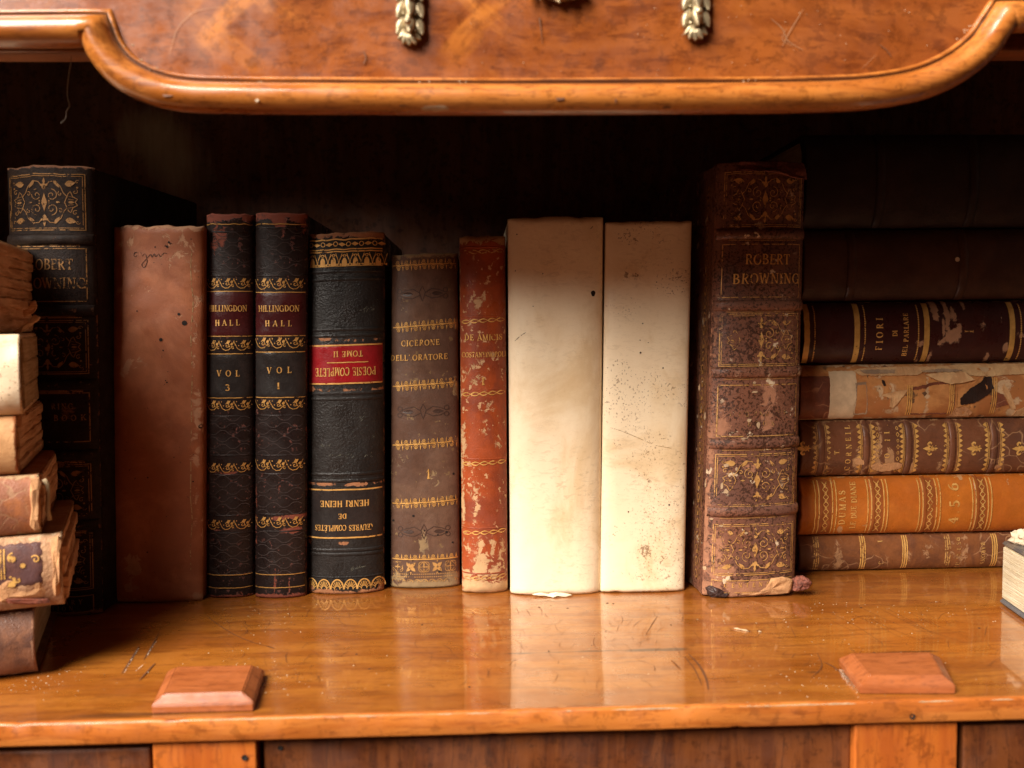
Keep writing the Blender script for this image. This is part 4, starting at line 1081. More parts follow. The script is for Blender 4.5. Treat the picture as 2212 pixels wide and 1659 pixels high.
hillbook('black_novel', 'black gilt volume lettered VOL 3, beside the wide brown spine', (443, 463), (547, 463), (547, 1286), (444, 1286), (495, 1292),
         ((601, 623), (735, 757), (865, 886), (1000, 1020), (1122, 1143)), (484, 629, 726, 764, 859, 1241, 1269), ((506, 590), (904, 978), (1031, 1108), (1156, 1236)),
         (666, 697), (806, 837), '3', 493, 3, [(475, 505, 5, 6, .6), (465, 525, 3, 7, .55), (480, 520, 3, 5, .6), (460, 470, 6, 3, .7), (530, 470, 6, 2, .6), (500, 1021, 9, .9, .6), (476, 1021, 3, .8, .55), (470, 1145, 3, 1, .5), (500, 1288, 9, 1.4, .7), (520, 1285, 3, 3, .5), (445, 1055, 1, 3, .6), (452, 560, 1, 20, .3)])
hillbook('black_novel', 'black gilt volume lettered VOL 1, against the thick inverted black book', (550, 461), (662, 461), (660, 1284), (549, 1289), (605, 1293),
         ((601, 625), (729, 752), (863, 884), (992, 1016), (1116, 1139)), (484, 631, 725, 760, 858, 1240, 1268), ((498, 590), (902, 978), (1028, 1105), (1152, 1236)),
         (666, 698), (799, 833), '1', 603, 5, [(640, 470, 5, 3, .72), (605, 478, 5, 4, .7), (655, 490, 2, 6, .6), (570, 468, 5, 2, .6), (612, 510, 1.5, 5, .5), (605, 615, 1.2, 5, .55), (640, 1115, 8, 1.6, .75), (600, 1118, 5, 1.5, .62), (580, 1290, 12, 2, .85), (640, 1287, 6, 1.8, .7), (604, 1050, 1.2, 10, .5), (595, 1255, 1, 8, .62), (626, 1262, .8, 7, .6), (610, 1240, 7, .8, .5), (630, 1145, 6, 2, .7), (660, 1200, 1, 40, .45), (551, 1130, 1, 30, .45)])

# ---- thick inverted black book with a red label
hb = upright('black_book', 'thick black book standing upside down with a red title label', (664, 507), (829, 501), (828, 1274), (662, 1279), (742, 1284), M['heine'], bulge=8, seed=8, rag=(.8, .5), endw=(3.6, 2.0), p=2.6, q=1.7)
hb.cx = 745; W = hb.W/2
wearpx(hb, [(690, 509, 8, 2.2, .55), (790, 506, 14, 2.4, .85), (745, 510, 8, 2, .5), (705, 733, 7, 1.0, .62), (670, 735, 2, 1.4, .6), (760, 735, 12, .9, .48), (810, 733, 5, .9, .5), (668, 841, 3, 1.8, .8), (745, 842, 14, 1.1, .55), (815, 841, 4, 1.3, .65), (690, 842, 6, 1, .5), (700, 1045, 6, 1.2, .75), (668, 1043, 2.5, 1.5, .75), (772, 1045, 6, 1.2, .82), (818, 1043, 5, .9, .5), (740, 1172, 4, 1.2, .6), (790, 1175, 3, 1, .5), (667, 1173, 2, 2, .6), (700, 1277, 8, 1.8, .8), (790, 1277, 10, 2, .62), (667, 1272, 2.5, 3, .75), (822, 1270, 2.5, 3, .7), (665, 900, .8, 60, .35), (828, 900, .8, 60, .3)])
for y in (588, 605, 713, 726, 850, 862, 1024, 1038, 1187, 1196, 1245): hb.band(ym(hb, y), 2.0 if y not in (1245,) else 1.0, .55, name='raised_band')
def label(b, py0, py1, mat, nm='title_label', fx=.965):
    y0, y1 = ym(b, py1), ym(b, py0)
    return b.patch(nm, -b.W/2*fx, b.W/2*fx, y0, y1, mat, .30)
label(hb, 745, 831, M['red']); label(hb, 1055, 1162, M['blacklab'], 'author_label')
p = hb.pen(.5)
for y in (747, 829): p.hline(ym(hb, y), .75)
p.hline(ym(hb, 784), .5, -W*.45, W*.62)
x0 = hb.loc(752, 766)[0]
p.text('TOME II', hb.loc(755, 766)[0], ym(hb, 766), 2.9, W*.76, rot=180); p.text('POESIE COMPLETE', hb.loc(748, 804)[0], ym(hb, 804), 4.2, W*1.58, rot=180, bold=.95)
p.build('title_lettering', M['gold'])
p = hb.pen(.5)
for y in (1057, 1160): p.hline(ym(hb, y), .75)
p.text('HENRI HEINE', hb.loc(746, 1087)[0], ym(hb, 1087), 3.2, W*1.28, rot=180, bold=1.1); p.text('DE', hb.loc(742, 1114)[0], ym(hb, 1114), 2.7, None, rot=180, bold=1.1); p.text('\u0152UVRES COMPL\u00c8TES', hb.loc(743, 1139)[0], ym(hb, 1139), 3.0, W*1.5, rot=180, bold=1.05)
p.build('author_lettering', M['gold'])
p = hb.pen(.35)
for y, w in ((520, .7), (541, .6), (546, .6)): p.hline(ym(hb, y), w)
yc = ym(hb, 530)
for i in range(6):
    x = -W*.92+i*W*.335
    p.ring(x+.4, yc, 1.05, .4); a = x+W*.168+.4
    p.poly([(a-2.0, yc), (a, yc+1.0), (a+2.0, yc), (a, yc-1.0)])
y0, y1 = ym(hb, 577), ym(hb, 550)
h = y1-y0
for i in range(7):
    x = -W*.86+i*W*.287
    p.poly([(x-1.4, y0), (x+1.4, y0), (x+1.2, y0+.45*h), (x+.5, y0+.66*h), (x-.5, y0+.66*h), (x-1.2, y0+.45*h)])
    p.ring(x, y0+.82*h, .6, .28, 8); p.arc(x, y0+.3*h, 2.4, .62*h, 20, 160, .32)
    a = x+W*.143
    p.ribbon([(a-1.6, y1), (a-.4, y0+.5*h), (a, y0+.1*h)], .3); p.ribbon([(a+1.6, y1), (a+.4, y0+.5*h), (a, y0+.1*h)], .3); p.dot(a-.9, y0+.12*h, .55, 7); p.dot(a+.9, y0+.12*h, .55, 7)
p.hline(y0, .35); p.build('gilt_band', M['gold'])
p = hb.pen(.35); y0, y1 = ym(hb, 1271), ym(hb, 1250); h = y1-y0
for i in range(6):
    x = -W*.86+i*W*.345
    p.arc(x, y0, W*.165, h, 0, 180, .65, 12); p.arc(x, y0, W*.07, h*.35, 0, 180, .4, 8)
    for a in range(20, 180, 20):
        p.ribbon([(x+W*.08*math.cos(R(a)), y0+h*.4*math.sin(R(a))), (x+W*.14*math.cos(R(a)), y0+h*.82*math.sin(R(a)))], .38)
p.build('gilt_band', M['gold'])
p = hb.pen(.2)                              # pale scuffs
for (x, y, L, a) in ((795, 675, 9, 20), (800, 672, 6, 25), (700, 965, 8, -20), (735, 985, 14, -28), (745, 990, 12, -35), (785, 905, 4, 70), (795, 985, 6, -60), (805, 945, 4, 60), (780, 1225, 5, -10), (765, 1228, 4, 5)):
    X, Y = hb.loc(x, y)
    for k in range(9):
        xx, yy = X+random.uniform(-1, 1)*L*.4, Y+random.gauss(0, .35)+math.tan(R(a))*random.uniform(-1, 1)*.5
        p.ribbon([(xx, yy), (xx+random.uniform(.4, 1.2), yy+random.uniform(.4, 1.2))], .14)
p.build('scuff_marks', M['scuff'] if 'scuff' in M else M.setdefault('scuff', gold('pale_scuff', (.16, .17, .14), .47, .7, 0)))['kind'] = 'stuff'

# ---- Cicerone
ci = upright('brown_book', 'brown calf book lettered CICERONE with gilt rosette bands', (845, 552), (988, 545), (993, 1260), (843, 1263), (917, 1271), M['cic'], bulge=5.5, seed=11, rag=(.8, .3), endw=(3, 5), p=2.3, q=1.8)
ci.cx = 917; W = ci.W/2
wearpx(ci, [(985, 700, 2, 4, .7), (985, 835, 2.4, 5, .75), (990, 960, 1.4, 5, .6), (915, 1170, 3, 8, .62), (980, 1245, 8, 4, .6), (860, 1250, 5, 5, .6), (860, 1000, 6, 8, .38), (940, 1030, 6, 7, .42), (890, 905, 4, 4, .45), (920, 1262, 20, 2.5, .85), (900, 760, 5, 8, .3), (850, 1100, 2, 30, .3)])
TI = 1.2
for (ya, yl, yb) in ((560, 574, 592), (689, 705, 718), (817, 832, 847), (944, 959, 974), (1069, 1085, 1099), (1191, 1207, None)):
    p = ci.pen(.30); y = ym(ci, yl)
    n = 24; tl = 0 if yl == 1207 else (TI if 600 < yl < 1100 else 0)
    p.ribbon([(-W*.95+W*1.9*i/n, y+tl*(i/n-.5)) for i in range(n+1)], .62)
    orn_rosettes(p, y+.5, 2.5, -W*.93, W*.90, 7, 1, tl)
    if yb: orn_rosettes(p, y-.6, 2.5, -W*.90, W*.93, 7, -1, tl)
    p.build('gilt_band', M['gold'])
p = ci.pen(.30); y0, y1 = ym(ci, 1236), ym(ci, 1211); h = y1-y0; yc = (y0+y1)/2
for i in range(5):
    x = -W*.78+i*W*.38
    if i % 2 == 0:
        for a in (45, 135, 225, 315): p.ring(x+.28*h*math.cos(R(a)), yc+.28*h*math.sin(R(a)), .24*h, .3, 9)
        p.rect(x-.5*h, yc-.02, x-.48*h, yc+.02, .3); p.dot(x, yc, .35)
        p.ribbon([(x-W*.17, yc), (x, y1), (x+W*.17, yc), (x, y0)], .28, True)
    else:
        for a in (45, 135, 225, 315): p.leaf(x, yc, .55*h, .3*h, a)
        p.dot(x, y1, .4); p.dot(x, y0, .4)
for k, yy in ((0, 1239), (1, 1245)):
    for i in range(30): p.dot(-W*.9+W*1.8*i/29, ym(ci, yy), .32, 6)
for i in range(9): p.arc(-W*.86+W*.215*i, ym(ci, 1256), W*.085, 1.5, 0, 180, .3, 8); p.arc(-W*.86+W*.215*i+.9, ym(ci, 1256), .8, 1.0, 0, 180, .3, 6)
p.build('gilt_band', M['goldw'])
p = ci.pen(.34); p.text('CICERONE', ci.loc(912, 742)[0], ym(ci, 742), 3.0, W*1.15); p.text("DELL'.ORATORE", ci.loc(908, 773)[0], ym(ci, 773), 3.0, W*1.72); p.build('title_lettering', M['gold'])
p = ci.pen(.34); X, Y = ci.loc(926, 1024); p.poly([(X-.2, Y-2.6), (X+1.0, Y-2.7), (X+.7, Y+2.6), (X+.45, Y+2.7)]); p.ribbon([(X+.5, Y+2.5), (X-.4, Y+.9)], .22); p.build('volume_lettering', M['gold'])
M['cicb'] = plain('blind_brown', (.065, .036, .027), .35, 0, .3, 200, .1)
for py in (637, 890, 1148):                  # blind tooled ornaments
    p = ci.pen(.12); X, Y = ci.loc(917, py)
    p.ribbon([(X, Y+4), (X+1.6, Y+.8), (X, Y-4), (X-1.6, Y+.8)], .4, True)
    for s in (1, -1):
        p.ribbon([(X+s*1.5, Y+.5), (X+s*5, Y+2.6), (X+s*9, Y+1.8), (X+s*12, Y+.4)], .4); p.ribbon([(X+s*1.5, Y-.8), (X+s*5, Y-2.4), (X+s*9, Y-2), (X+s*12, Y-.6)], .4)
        p.leaf(X+s*5, Y, 6, 2.2, 0 if s > 0 else 180); p.ring(X+s*12.2, Y+1.6, 1.2, .4, 9); p.ring(X+s*12.2, Y-1.6, 1.2, .4, 9)
    p.build('blind_tooling', M['cicb'])
p = ci.pen(.2)
for (x, y, r) in ((966, 1150, .9), (947, 1155, .6), (979, 1173, .7), (894, 1108+6, .9), (849, 1126, .8), (918, 1145, .6), (880, 1207, 1.1), (894, 1203, .8), (892, 1210, .6), (950, 1233, .9), (985, 1078, .8), (983, 1026, .8), (867, 573, .7), (885, 1240, .6), (840, 765, .6)):
    p.dot(*ci.loc(x, y), r*.75)
p.build('worm_holes', M['hole'])

# ---- De Amicis
am = upright('red_book', 'slim russet red book lettered DE AMICIS with scuffed leather', (992, 512), (1092, 510), (1097, 1273), (998, 1276), (1047, 1284), M['amic'], bulge=7, seed=13, rag=(.5, .3), endw=(5, 6), p=2.1, q=1.8, corner=4)
am.cx = 1046; W = am.W/2
wearpx(am, [(1035, 655, 4, 8, .45), (1045, 640, 2, 4, .5), (1020, 800, 4, 9, .45), (1060, 880, 4, 3, .5), (1040, 790, 3, 10, .36), (1000, 950, 2, 12, .55), (999, 1100, 1.6, 14, .6), (998, 1020, 1.5, 20, .5), (1026, 1090, 3, 12, .5), (1025, 1055, 2, 6, .48), (1037, 1180, 1.8, 9, .62), (1063, 1190, 1.8, 10, .60), (1040, 1220, 5, 9, .7), (1070, 1235, 6, 5, .6), (1020, 1262, 12, 3, .9), (1080, 1265, 9, 3, .85), (1055, 1272, 16, 2.5, .95), (1078, 960, 3, 5, .42), (1050, 930, 3, 3, .45), (1006, 1245, 3, 4, .62), (1008, 1175, 4, 6, .45), (1020, 520, 9, 3, .5), (1070, 518, 9, 2.5, .45), (1085, 1200, 3, 12, .4)])
for y in (544, 693, 850, 1000, 1149, 1247):
    p = am.pen(.32); orn_wavechain(p, ym(am, y), 1.7, -W*.93, W*.95, 5, 1.0); p.build('gilt_band', M['gold'] if y not in (544, 1247) else M['goldw'])
    am.band(ym(am, y-9), .8, .3, name='fillet')
p = am.pen(.34); p.text('DE AMICIS', am.loc(1045, 729)[0], ym(am, 729), 3.0, W*1.66); p.text('COSTANTINOPOLI', am.loc(1046, 766)[0], ym(am, 766), 2.6, W*1.92); p.build('title_lettering', M['gold'])
p = am.pen(.34); p.text('1', am.loc(1044, 823)[0], ym(am, 823), 3.8, None, bold=1.3); p.build('volume_lettering', M['gold'])

# ---- two tall vellum books
va = upright('vellum_book', 'wider cream vellum book with a blank spine and one small hole', (1097, 472), (1305, 469), (1299, 1272), (1103, 1277), (1200, 1287), M['vellum'], bulge=7, seed=17, rag=(.6, .3), endw=(0, 0), edgew=0, p=3.2, q=2.0, lump=.5, corner=3, board=M['vellum'])
va.cx = 1200
wearpx(va, [(1230, 1330-40, 3, 2, .4), (1150, 1400-240, 12, 14, .30), (1135, 1075, 10, 9, .33), (1268, 1010, 6, 30, .22), (1245, 975, 4, 22, .28), (1160, 1165, 9, 12, .26), (1265, 1205, 4, 7, .33), (1290, 900, 3, 30, .2), (1200, 630, 26, 26, .15), (1238, 1122, 2.4, 2.4, .5), (1180, 1320, 9, 3, .2)])
p = va.pen(.15); X, Y = va.loc(1277, 635)
p.poly([(X+1.15*math.cos(a)*(1+.15*math.sin(3*a)), Y+1.5*math.sin(a)) for a in (i*math.pi/7 for i in range(14))]); p.build('small_hole', M['hole'])
p = va.pen(.15)
for (x, y, r) in ((1116, 506, .35), (1113, 585, .3), (1170, 592, .3), (1150, 662, .25)): p.dot(*va.loc(x, y), r)
p.ribbon([va.loc(x, y) for x, y in ((1112, 737), (1122, 727), (1135, 718))], .3); p.ribbon([va.loc(x, y) for x, y in ((1270, 496), (1275, 490))], .3)
p.build('ink_marks', M['ink'])
def torn(b, name, pts, mat, thick, parent=None, seed=1, base=None):
    """ragged scrap: outline points in frame units at their own depth, roughened, with a folded uneven face"""
    P0 = [PX(x, y, d) for x, y, d in pts]
    P_ = []
    for i, q in enumerate(P0):
        q2 = P0[(i+1) % len(P0)]
        for k in range(4):
            w = q.lerp(q2, k/4); f = .00035 if k else .0002
            P_.append(w+V((f*nz(w, 900, seed), 0, f*nz(w, 850, seed+3))))
    c = sum(P_, V())/len(P_); n = len(P_)
    vs = list(P_); rings = (.86, .62, .34)
    for ri, f in enumerate(rings):
        for q in P_:
            w = c.lerp(q, f); vs.append(w+V((0, -thick*(.35+.2*ri+1.0*nz(w, 330, seed)+.5*nz(w, 900, seed+1)), thick*.3*nz(w, 500, seed+2))))
    o = len(vs); vs.append(c+V((0, -thick*.9, 0)))
    for q in P_: vs.append(q+V((0, thick*.9, 0)))
    fs = []
    for i in range(n):
        j = (i+1) % n
        for ri in range(3): fs.append((ri*n+i, ri*n+j, (ri+1)*n+j, (ri+1)*n+i))
        fs += [(3*n+i, 3*n+j, o), (j, i, o+1+i, o+1+j)]
    fs.append(tuple(range(o+n, o, -1)))
    return fixn(mesh(name, vs, fs, mat, parent if parent else b.root, True))
def rag(b, name, px, mat, off=.5, jag=.35, seed=0):
    """a ragged remnant lying on the spine, outline in frame units"""
    A = [b.loc(x, y) for x, y in px]; P_ = []
    for i, q in enumerate(A):
        q2 = A[(i+1) % len(A)]; L = math.hypot(q2[0]-q[0], q2[1]-q[1]); k = max(2, int(L/.7))
        for m_ in range(k):
            x, y = q[0]+(q2[0]-q[0])*m_/k, q[1]+(q2[1]-q[1])*m_/k
            P_.append((x+jag*noise.noise(V((x*.9, y*.9, seed))), y+jag*noise.noise(V((x*.9, y*.9, seed+9)))))
    P_ = [(max(-b.W*.485, min(b.W*.485, x)), y) for x, y in P_]
    n = len(P_)
    cx, cy = sum(x for x, y in P_)/n, sum(y for x, y in P_)/n
    vs = [b.at(x, y, .02*MM) for x, y in P_] + [b.at(x, y, off*MM) for x, y in P_]
    fs = [(i, (i+1) % n, n+(i+1) % n, n+i) for i in range(n)]
    for t in tessellate_polygon([[V((x, y, 0)) for x, y in P_]]): fs.append(tuple(n+i for i in t))
    # refine the face so it follows the round of the spine
    o = mesh(name, vs, fs, mat, b.root, False)
    bm = bmesh.new(); bm.from_mesh(o.data)
    bmesh.ops.recalc_face_normals(bm, faces=bm.faces); bm.to_mesh(o.data); bm.free()
    return o
yv = PS(1200, 1287).y
torn(va, 'torn_edge', [(1150, 1284, yv-.001), (1165, 1280, yv-.001), (1185, 1283, yv-.001), (1200, 1279, yv-.002), (1228, 1283, yv-.002), (1237, 1286, yv-.002), (1222, 1289, yv-.003), (1205, 1287, yv-.003), (1195, 1290, yv-.003), (1178, 1287, yv-.002), (1160, 1287, yv-.001)], M['vellum'], .0008)
vb = upright('vellum_book', 'narrower cream vellum book speckled with dark mould spots', (1309, 480), (1496, 478), (1480, 1268), (1297, 1275), (1392, 1281), M['vellum2'], bulge=4, seed=19, rag=(.6, .4), endw=(0, 0), edgew=0, p=3.6, q=2.0, lump=.4, corner=2, board=M['vellum2'])
vb.cx = 1395
wearpx(vb, [(1355, 503, 3, 2.5, .7), (1375, 500, 4, 3, .55), (1345, 512, 4, 3, .6), (1365, 520, 5, 3, .65), (1338, 514, 2, 1.5, .7), (1384, 489+3, 2, 2, .6), (1425, 520, 3, 5, .55), (1352, 592, 3, 4, .7), (1375, 596, 3, 3, .65), (1463, 601, 5, 1.6, .75), (1440, 560, 4, 10, .42), (1442, 580, 2, 2, .5), (1378, 900, 3, 5, .55), (1395, 940, 3, 6, .52), (1335, 957, 6, 3, .5), (1410, 1010, 3, 3, .42), (1430, 1100, 4, 6, .42), (1385, 1185+5, 3.5, 3, .6), (1403, 1045, 3, 4, .62), (1418, 1052, 2, 3, .6), (1395, 1190, 3.5, 5, .85), (1390, 1185, 2, 2, .95), (1432, 1210, 4, 6, .58), (1410, 1212, 4, 5, .5), (1450, 1178, 4, 2.5, .45), (1378, 1200, 7, 9, .42), (1350, 1240, 4, 3, .5), (1425, 1228, 3, 3, .5), (1380, 1250, 6, 3, .5), (1440, 1250, 5, 3, .5), (1320, 1240, 4, 3, .4), (1400, 1100, 14, 22, .42), (1390, 1010, 16, 26, .40), (1345, 1140, 8, 14, .3), (1440, 1140, 10, 18, .42), (1400, 850, 18, 26, .34)])
p = vb.pen(.15)
for (x, y, r) in ((1388, 699, .35), (1400, 740, .35), (1382, 735, .3), (1383, 762, .5), (1432, 795, .4), (1445, 1090, .5), (1357, 1105, .4), (1418, 610, .3)): p.dot(*vb.loc(x, y), r)
p.build('ink_marks', M['ink'])
p = vb.pen(.12); p.ribbon([vb.loc(x, y) for x, y in ((1319, 924), (1340, 930), (1365, 940), (1395, 953), (1415, 962), (1450, 968))], .3); p.build('crease', M['ink2'] if 'ink2' in M else M.setdefault('ink2', gold('faint_crease', (.45, .30, .15), .50, .8, 0)))

# ---- brown parchment book in the shade of the left stack
bb = upright('brown_book', 'wide plain brown book with faint handwriting, right of the leftmost dark gilt book', (243, 489), (438, 487), (436, 1297), (238, 1301), (340, 1303), M['brown'], bulge=4, seed=23, rag=(1.6, .6), endw=(3, 1.5), edgew=.5, p=4.0, q=1.8, lump=.8, corner=3)
bb.cx = 340
wearpx(bb, [(270, 525, 5, 5, .45), (390, 545, 9, 14, .40), (375, 505, 10, 4, .42), (255, 620, 2, 10, .35), (275, 790, 8, 5, .58), (295, 785, 5, 4, .5), (420, 740, 2, 60, .42), (425, 900, 2, 60, .45), (438, 640, 2, 3, .7), (285, 1220, 4, 6, .75), (295, 1230, 3, 4, .78), (275, 1210, 4, 3, .6), (280, 1270, 7, 3, .6), (260, 1295, 12, 2, .55), (250, 870, 3, 4, .35), (400, 690, 6, 3, .3), (330, 640, 10, 8, .3), (425, 1290, 4, 4, .65)])
p = bb.pen(.2)
for k, pts in enumerate(([(292, 548), (297, 545), (300, 551), (294, 555), (292, 549), (300, 546), (303, 554), (308, 546), (311, 554), (316, 547), (320, 553), (322, 566), (316, 578), (310, 572), (320, 560), (330, 549), (333, 556), (338, 548), (341, 555), (348, 549), (352, 555), (360, 547), (369, 551)], [(361, 533), (365, 531)], [(374, 528), (377, 525)], [(301, 577), (304, 580)])):
    p.ribbon([bb.loc(x, y) for x, y in catmull(pts, 3)], .32)
p.build('handwriting', M['ink'])
p = bb.pen(.2)
for (x, y, r) in ((404, 698, 1.3), (392, 679, .7), (352, 734, .9), (371, 525, .6), (367, 534, .6), (340, 534, .4), (362, 822, .3), (365, 826, .4), (357, 757, .4), (299, 672, .4), (322, 1031, .4), (435, 922, 1.0), (320, 1192, .4), (420, 1040, .4)): p.dot(*bb.loc(x, y), r)
p.build('worm_holes', M['hole'])
bb.band(0, .1, .0) if False else None
x_ = bb.loc(417, 900)[0]
p = bb.pen(.12); p.ribbon([(x_+.8*noise.noise(V((i*.3, 3, 3))), bb.H*(.08+.86*i/30)) for i in range(31)], .45); p.build('hinge_crease', M['ink2'])

# ---- the worn tall gilt book to the right (and its twin at the left edge, shade put into its colours)
def browning(name, label, TL, TR, BR, BL, foot, mat, yaw, frames, title, ridges, tail, goldm, seed, lean=None, wear=(), drop=None, rmat=None, bulge=7):
    b = upright(name, label, TL, TR, BR, BL, foot, mat, yaw=yaw, bulge=bulge, seed=seed, rag=(1.0, 1.2), endw=(1.5, 3), p=2.6, q=1.7, group='tall gilt panelled books of one set', depth=.13, lump=.35)
    b.cx = (TL[0]+TR[0]+BL[0]+BR[0])/4; W = b.W/2
    wearpx(b, wear)
    for i, (ya, yb) in enumerate(frames):
        cxx = TL[0]+(BL[0]-TL[0])*(ya-TL[1])/(BL[1]-TL[1])+(TR[0]-TL[0])/2
        y0, y1 = b.loc(cxx, yb)[1], b.loc(cxx, ya)[1]
        p = b.pen(.3); frame2(p, -W*.86, y0, W*.86, y1, .42); p.build('gilt_frame', goldm)
        if drop is None or i not in drop.get('skip', ()):
            p = b.pen(.3); orn_arabesque(p, -W*.78, y0+1.2, W*.78, y1-1.2, .34, () if drop is None else drop.get(i, ())); p.build('gilt_ornament', goldm)
    for (ya, yb, lines) in title:
        cxx = TL[0]+(BL[0]-TL[0])*(ya-TL[1])/(BL[1]-TL[1])+(TR[0]-TL[0])/2
        y0, y1 = b.loc(cxx, yb)[1], b.loc(cxx, ya)[1]
        p = b.pen(.3); p.rect(-W*.86, y0, W*.86, y1, .45); p.build('gilt_frame', goldm)
        p = b.pen(.3)
        for (s, py, h, wf, dx) in lines: p.text(s, W*dx, b.loc(cxx, py)[1], h, W*wf, bold=.85)
        p.build('title_lettering', M['goldk'] if goldm is M['goldk'] else (M['gold'] if ya < 600 or ya > 1200 else M['goldf']))
    for ya in ridges:
        cxx = b.cx; y = b.loc(cxx, ya)[1]
        b.band(y, 5.4, 1.9, mat=rmat or mat, wv=.35)
        p = b.pen(.3); 
        p.ribbon([(-W*.75+W*1.5*i/16, y-3.3) for i in range(17)], .3); p.ribbon([(-W*.75+W*1.5*i/16, y-2.6) for i in range(17)], .3)
        p.build('gilt_line', M['goldd'])
    # roll of ornament along the visible cover edge
    return b
M['goldk'] = gold('gilt_shaded', (.30, .155, .050), .42, .5, .3)  # gilt darkened in colour to carry the shade on the left twin
M['goldf'] = gold('gilt_faded', (.50, .29, .11), .55, .5, .3)
rb = browning('gilt_book', 'tall worn purplish gilt book lettered ROBERT BROWNING with a torn brown headcap', (1553, 352), (1744, 354), (1722, 1276), (1521, 1283), (1622, 1290), M['rb'], 5,
    ((372, 490), (678, 790), (980, 1092), (1131, 1240)),
    ((528, 642, (('ROBERT', 560, 5.0, 1.02, .10), ('BROWNING', 602, 5.0, 1.52, .10))), (831, 941, (('RING AND THE', 893, 2.4, 1.25, 0), ('BOOK', 914, 2.4, .6, .05))), (1252, 1278, (('CENTENARY', 1262, 2.2, 1.25, 0),))),
    (505, 660, 804, 957, 1103), None, M['goldw'], 29,
    wear=[(1640, 1265, 26, 5, .7), (1540, 1272, 6, 5, .8), (1660, 850, 6, 10, .55), (1655, 910, 4, 8, .6), (1560, 880, 8, 8, .42), (1640, 1100, 10, 3, .6), (1560, 1240, 8, 12, .55), (1545, 1180, 4, 10, .6), (1560, 925, 5, 6, .6), (1700, 660, 10, 6, .4), (1540, 1000, 2, 40, .5), (1530, 1150, 2, 40, .6), (1550, 720, 2, 40, .42), (1590, 1100, 8, 6, .4), (1620, 1010, 7, 7, .4)], drop={1: ((-1, 1), (-1, -1)), 2: ((-1, -1),), 'skip': ()}, bulge=7)
M['goldrb'] = M['gold']
# white flake losses
p = rb.pen(.42)
for (x, y, rx, ry, sd) in ((1631, 846, 2.6, .9, 1), (1618, 907, 1.8, 1.5, 2), (1638, 917, 1.6, 2.6, 3), (1606, 947, 1.9, 1.0, 4), (1632, 1052+45, 2.6, 1.4, 5), (1645, 1093, 1.6, .9, 6), (1569, 1005, 1.9, 1.6, 7), (1560, 1050, 1.2, 2.6, 8), (1568, 1062, 1.6, 2.0, 9), (1528, 1232, 1.3, 1.6, 10), (1540, 1123, 1.3, .8, 11), (1610, 1150, 1.3, 1.0, 12), (1558, 1136, 1.8, .8, 13), (1630, 826, 1.4, 1.0, 14), (1660, 1096, 1, .8, 15), (1590, 1012, 1, 1.5, 16), (1530, 900, .7, 4, 17), (1517, 840, .8, 3, 18), (1531, 1050, .5, 4, 19)):
    X, Y = rb.loc(x, y); rx *= .75; ry *= .75
    p.poly([(X+rx*.8*math.cos(a)*(1+.5*noise.noise(V((math.cos(a)*1.5, math.sin(a)*1.5, sd)))), Y+ry*.8*math.sin(a)*(1+.6*noise.noise(V((math.cos(a)*1.5, math.sin(a)*1.5, sd+30))))) for a in (i*math.pi/8 for i in range(16))])
p.build('flaked_spots', M['flake'])['kind'] = 'stuff'
yr = PS(1622, 1290).y
torn(rb, 'torn_headcap', [(1592, 356, yr+.001), (1600, 349, yr), (1640, 347, yr-.001), (1690, 348, yr-.001), (1735, 352, yr), (1741, 366, yr-.001), (1743, 387, yr-.001), (1725, 386, yr-.002), (1700, 378, yr-.003), (1660, 370, yr-.003), (1625, 368, yr-.002), (1596, 367, yr-.001)], M['redraw'], .0012)
torn(rb, 'torn_tail', [(1600, 1284, yr-.001), (1640, 1279, yr-.002), (1655, 1270, yr-.002), (1666, 1250, yr-.002), (1690, 1246, yr-.002), (1712, 1252, yr-.001), (1711, 1270, yr-.001), (1705, 1281, yr-.001), (1670, 1285, yr-.001), (1640, 1285, yr-.001), (1615, 1287, yr-.001)], M['raw'], .0009)
torn(rb, 'torn_leather', [(1712, 1252, yr+.001), (1722, 1245, yr), (1735, 1244, yr-.002), (1748, 1250, yr-.003), (1755, 1258, yr-.003), (1748, 1270, yr-.003), (1735, 1276, yr-.002), (1720, 1278, yr-.001), (1711, 1274, yr)], M['redraw'], .0020)
torn(rb, 'torn_leather', [(1524, 1268, yr+.003), (1535, 1265, yr+.001), (1560, 1275, yr), (1575, 1284, yr-.001), (1570, 1290, yr-.001), (1552, 1291, yr), (1535, 1290, yr+.002), (1526, 1283, yr+.003)], M['rbtop'], .0016)
# gilt roll on the left cover
def cover_roll(b, s, depth0, n, mat, name='gilt_roll', lines=(0, 2, 9)):
    vs, fs = [], []
    o = (b.BL-b.BR).normalized()*.0003
    def q(d, t): return b.Q(s, t)-b.out*d*MM+o
    for d in lines:
        k = len(vs)
        for i in range(41):
            t = .03+.94*i/40
            vs += [q(depth0+d, t), q(depth0+d+.35, t)]
        fs += [(k+2*i, k+2*i+1, k+2*i+3, k+2*i+2) for i in range(40)]
    for i in range(n):
        t = .04+.92*i/n; cy = depth0+5.5
        k = len(vs); m = 8
        for j in range(m):
            a = 2*math.pi*j/m
            vs += [q(cy+2.2*math.cos(a), t+2.4/b.H*math.sin(a)), q(cy+1.5*math.cos(a), t+1.7/b.H*math.sin(a))]
        fs += [(k+2*j, k+2*j+1, k+2*((j+1) % m)+1, k+2*((j+1) % m)) for j in range(m)]
        k = len(vs); tt = t+4.4/b.H
        vs += [q(cy-2, tt), q(cy+2, tt-1/b.H), q(cy+.3, tt+1.6/b.H)]; fs.append((k, k+1, k+2))
    return mesh(name, vs, fs, mat, b.root)
cover_roll(rb, .0, 4, 30, M['goldd'])
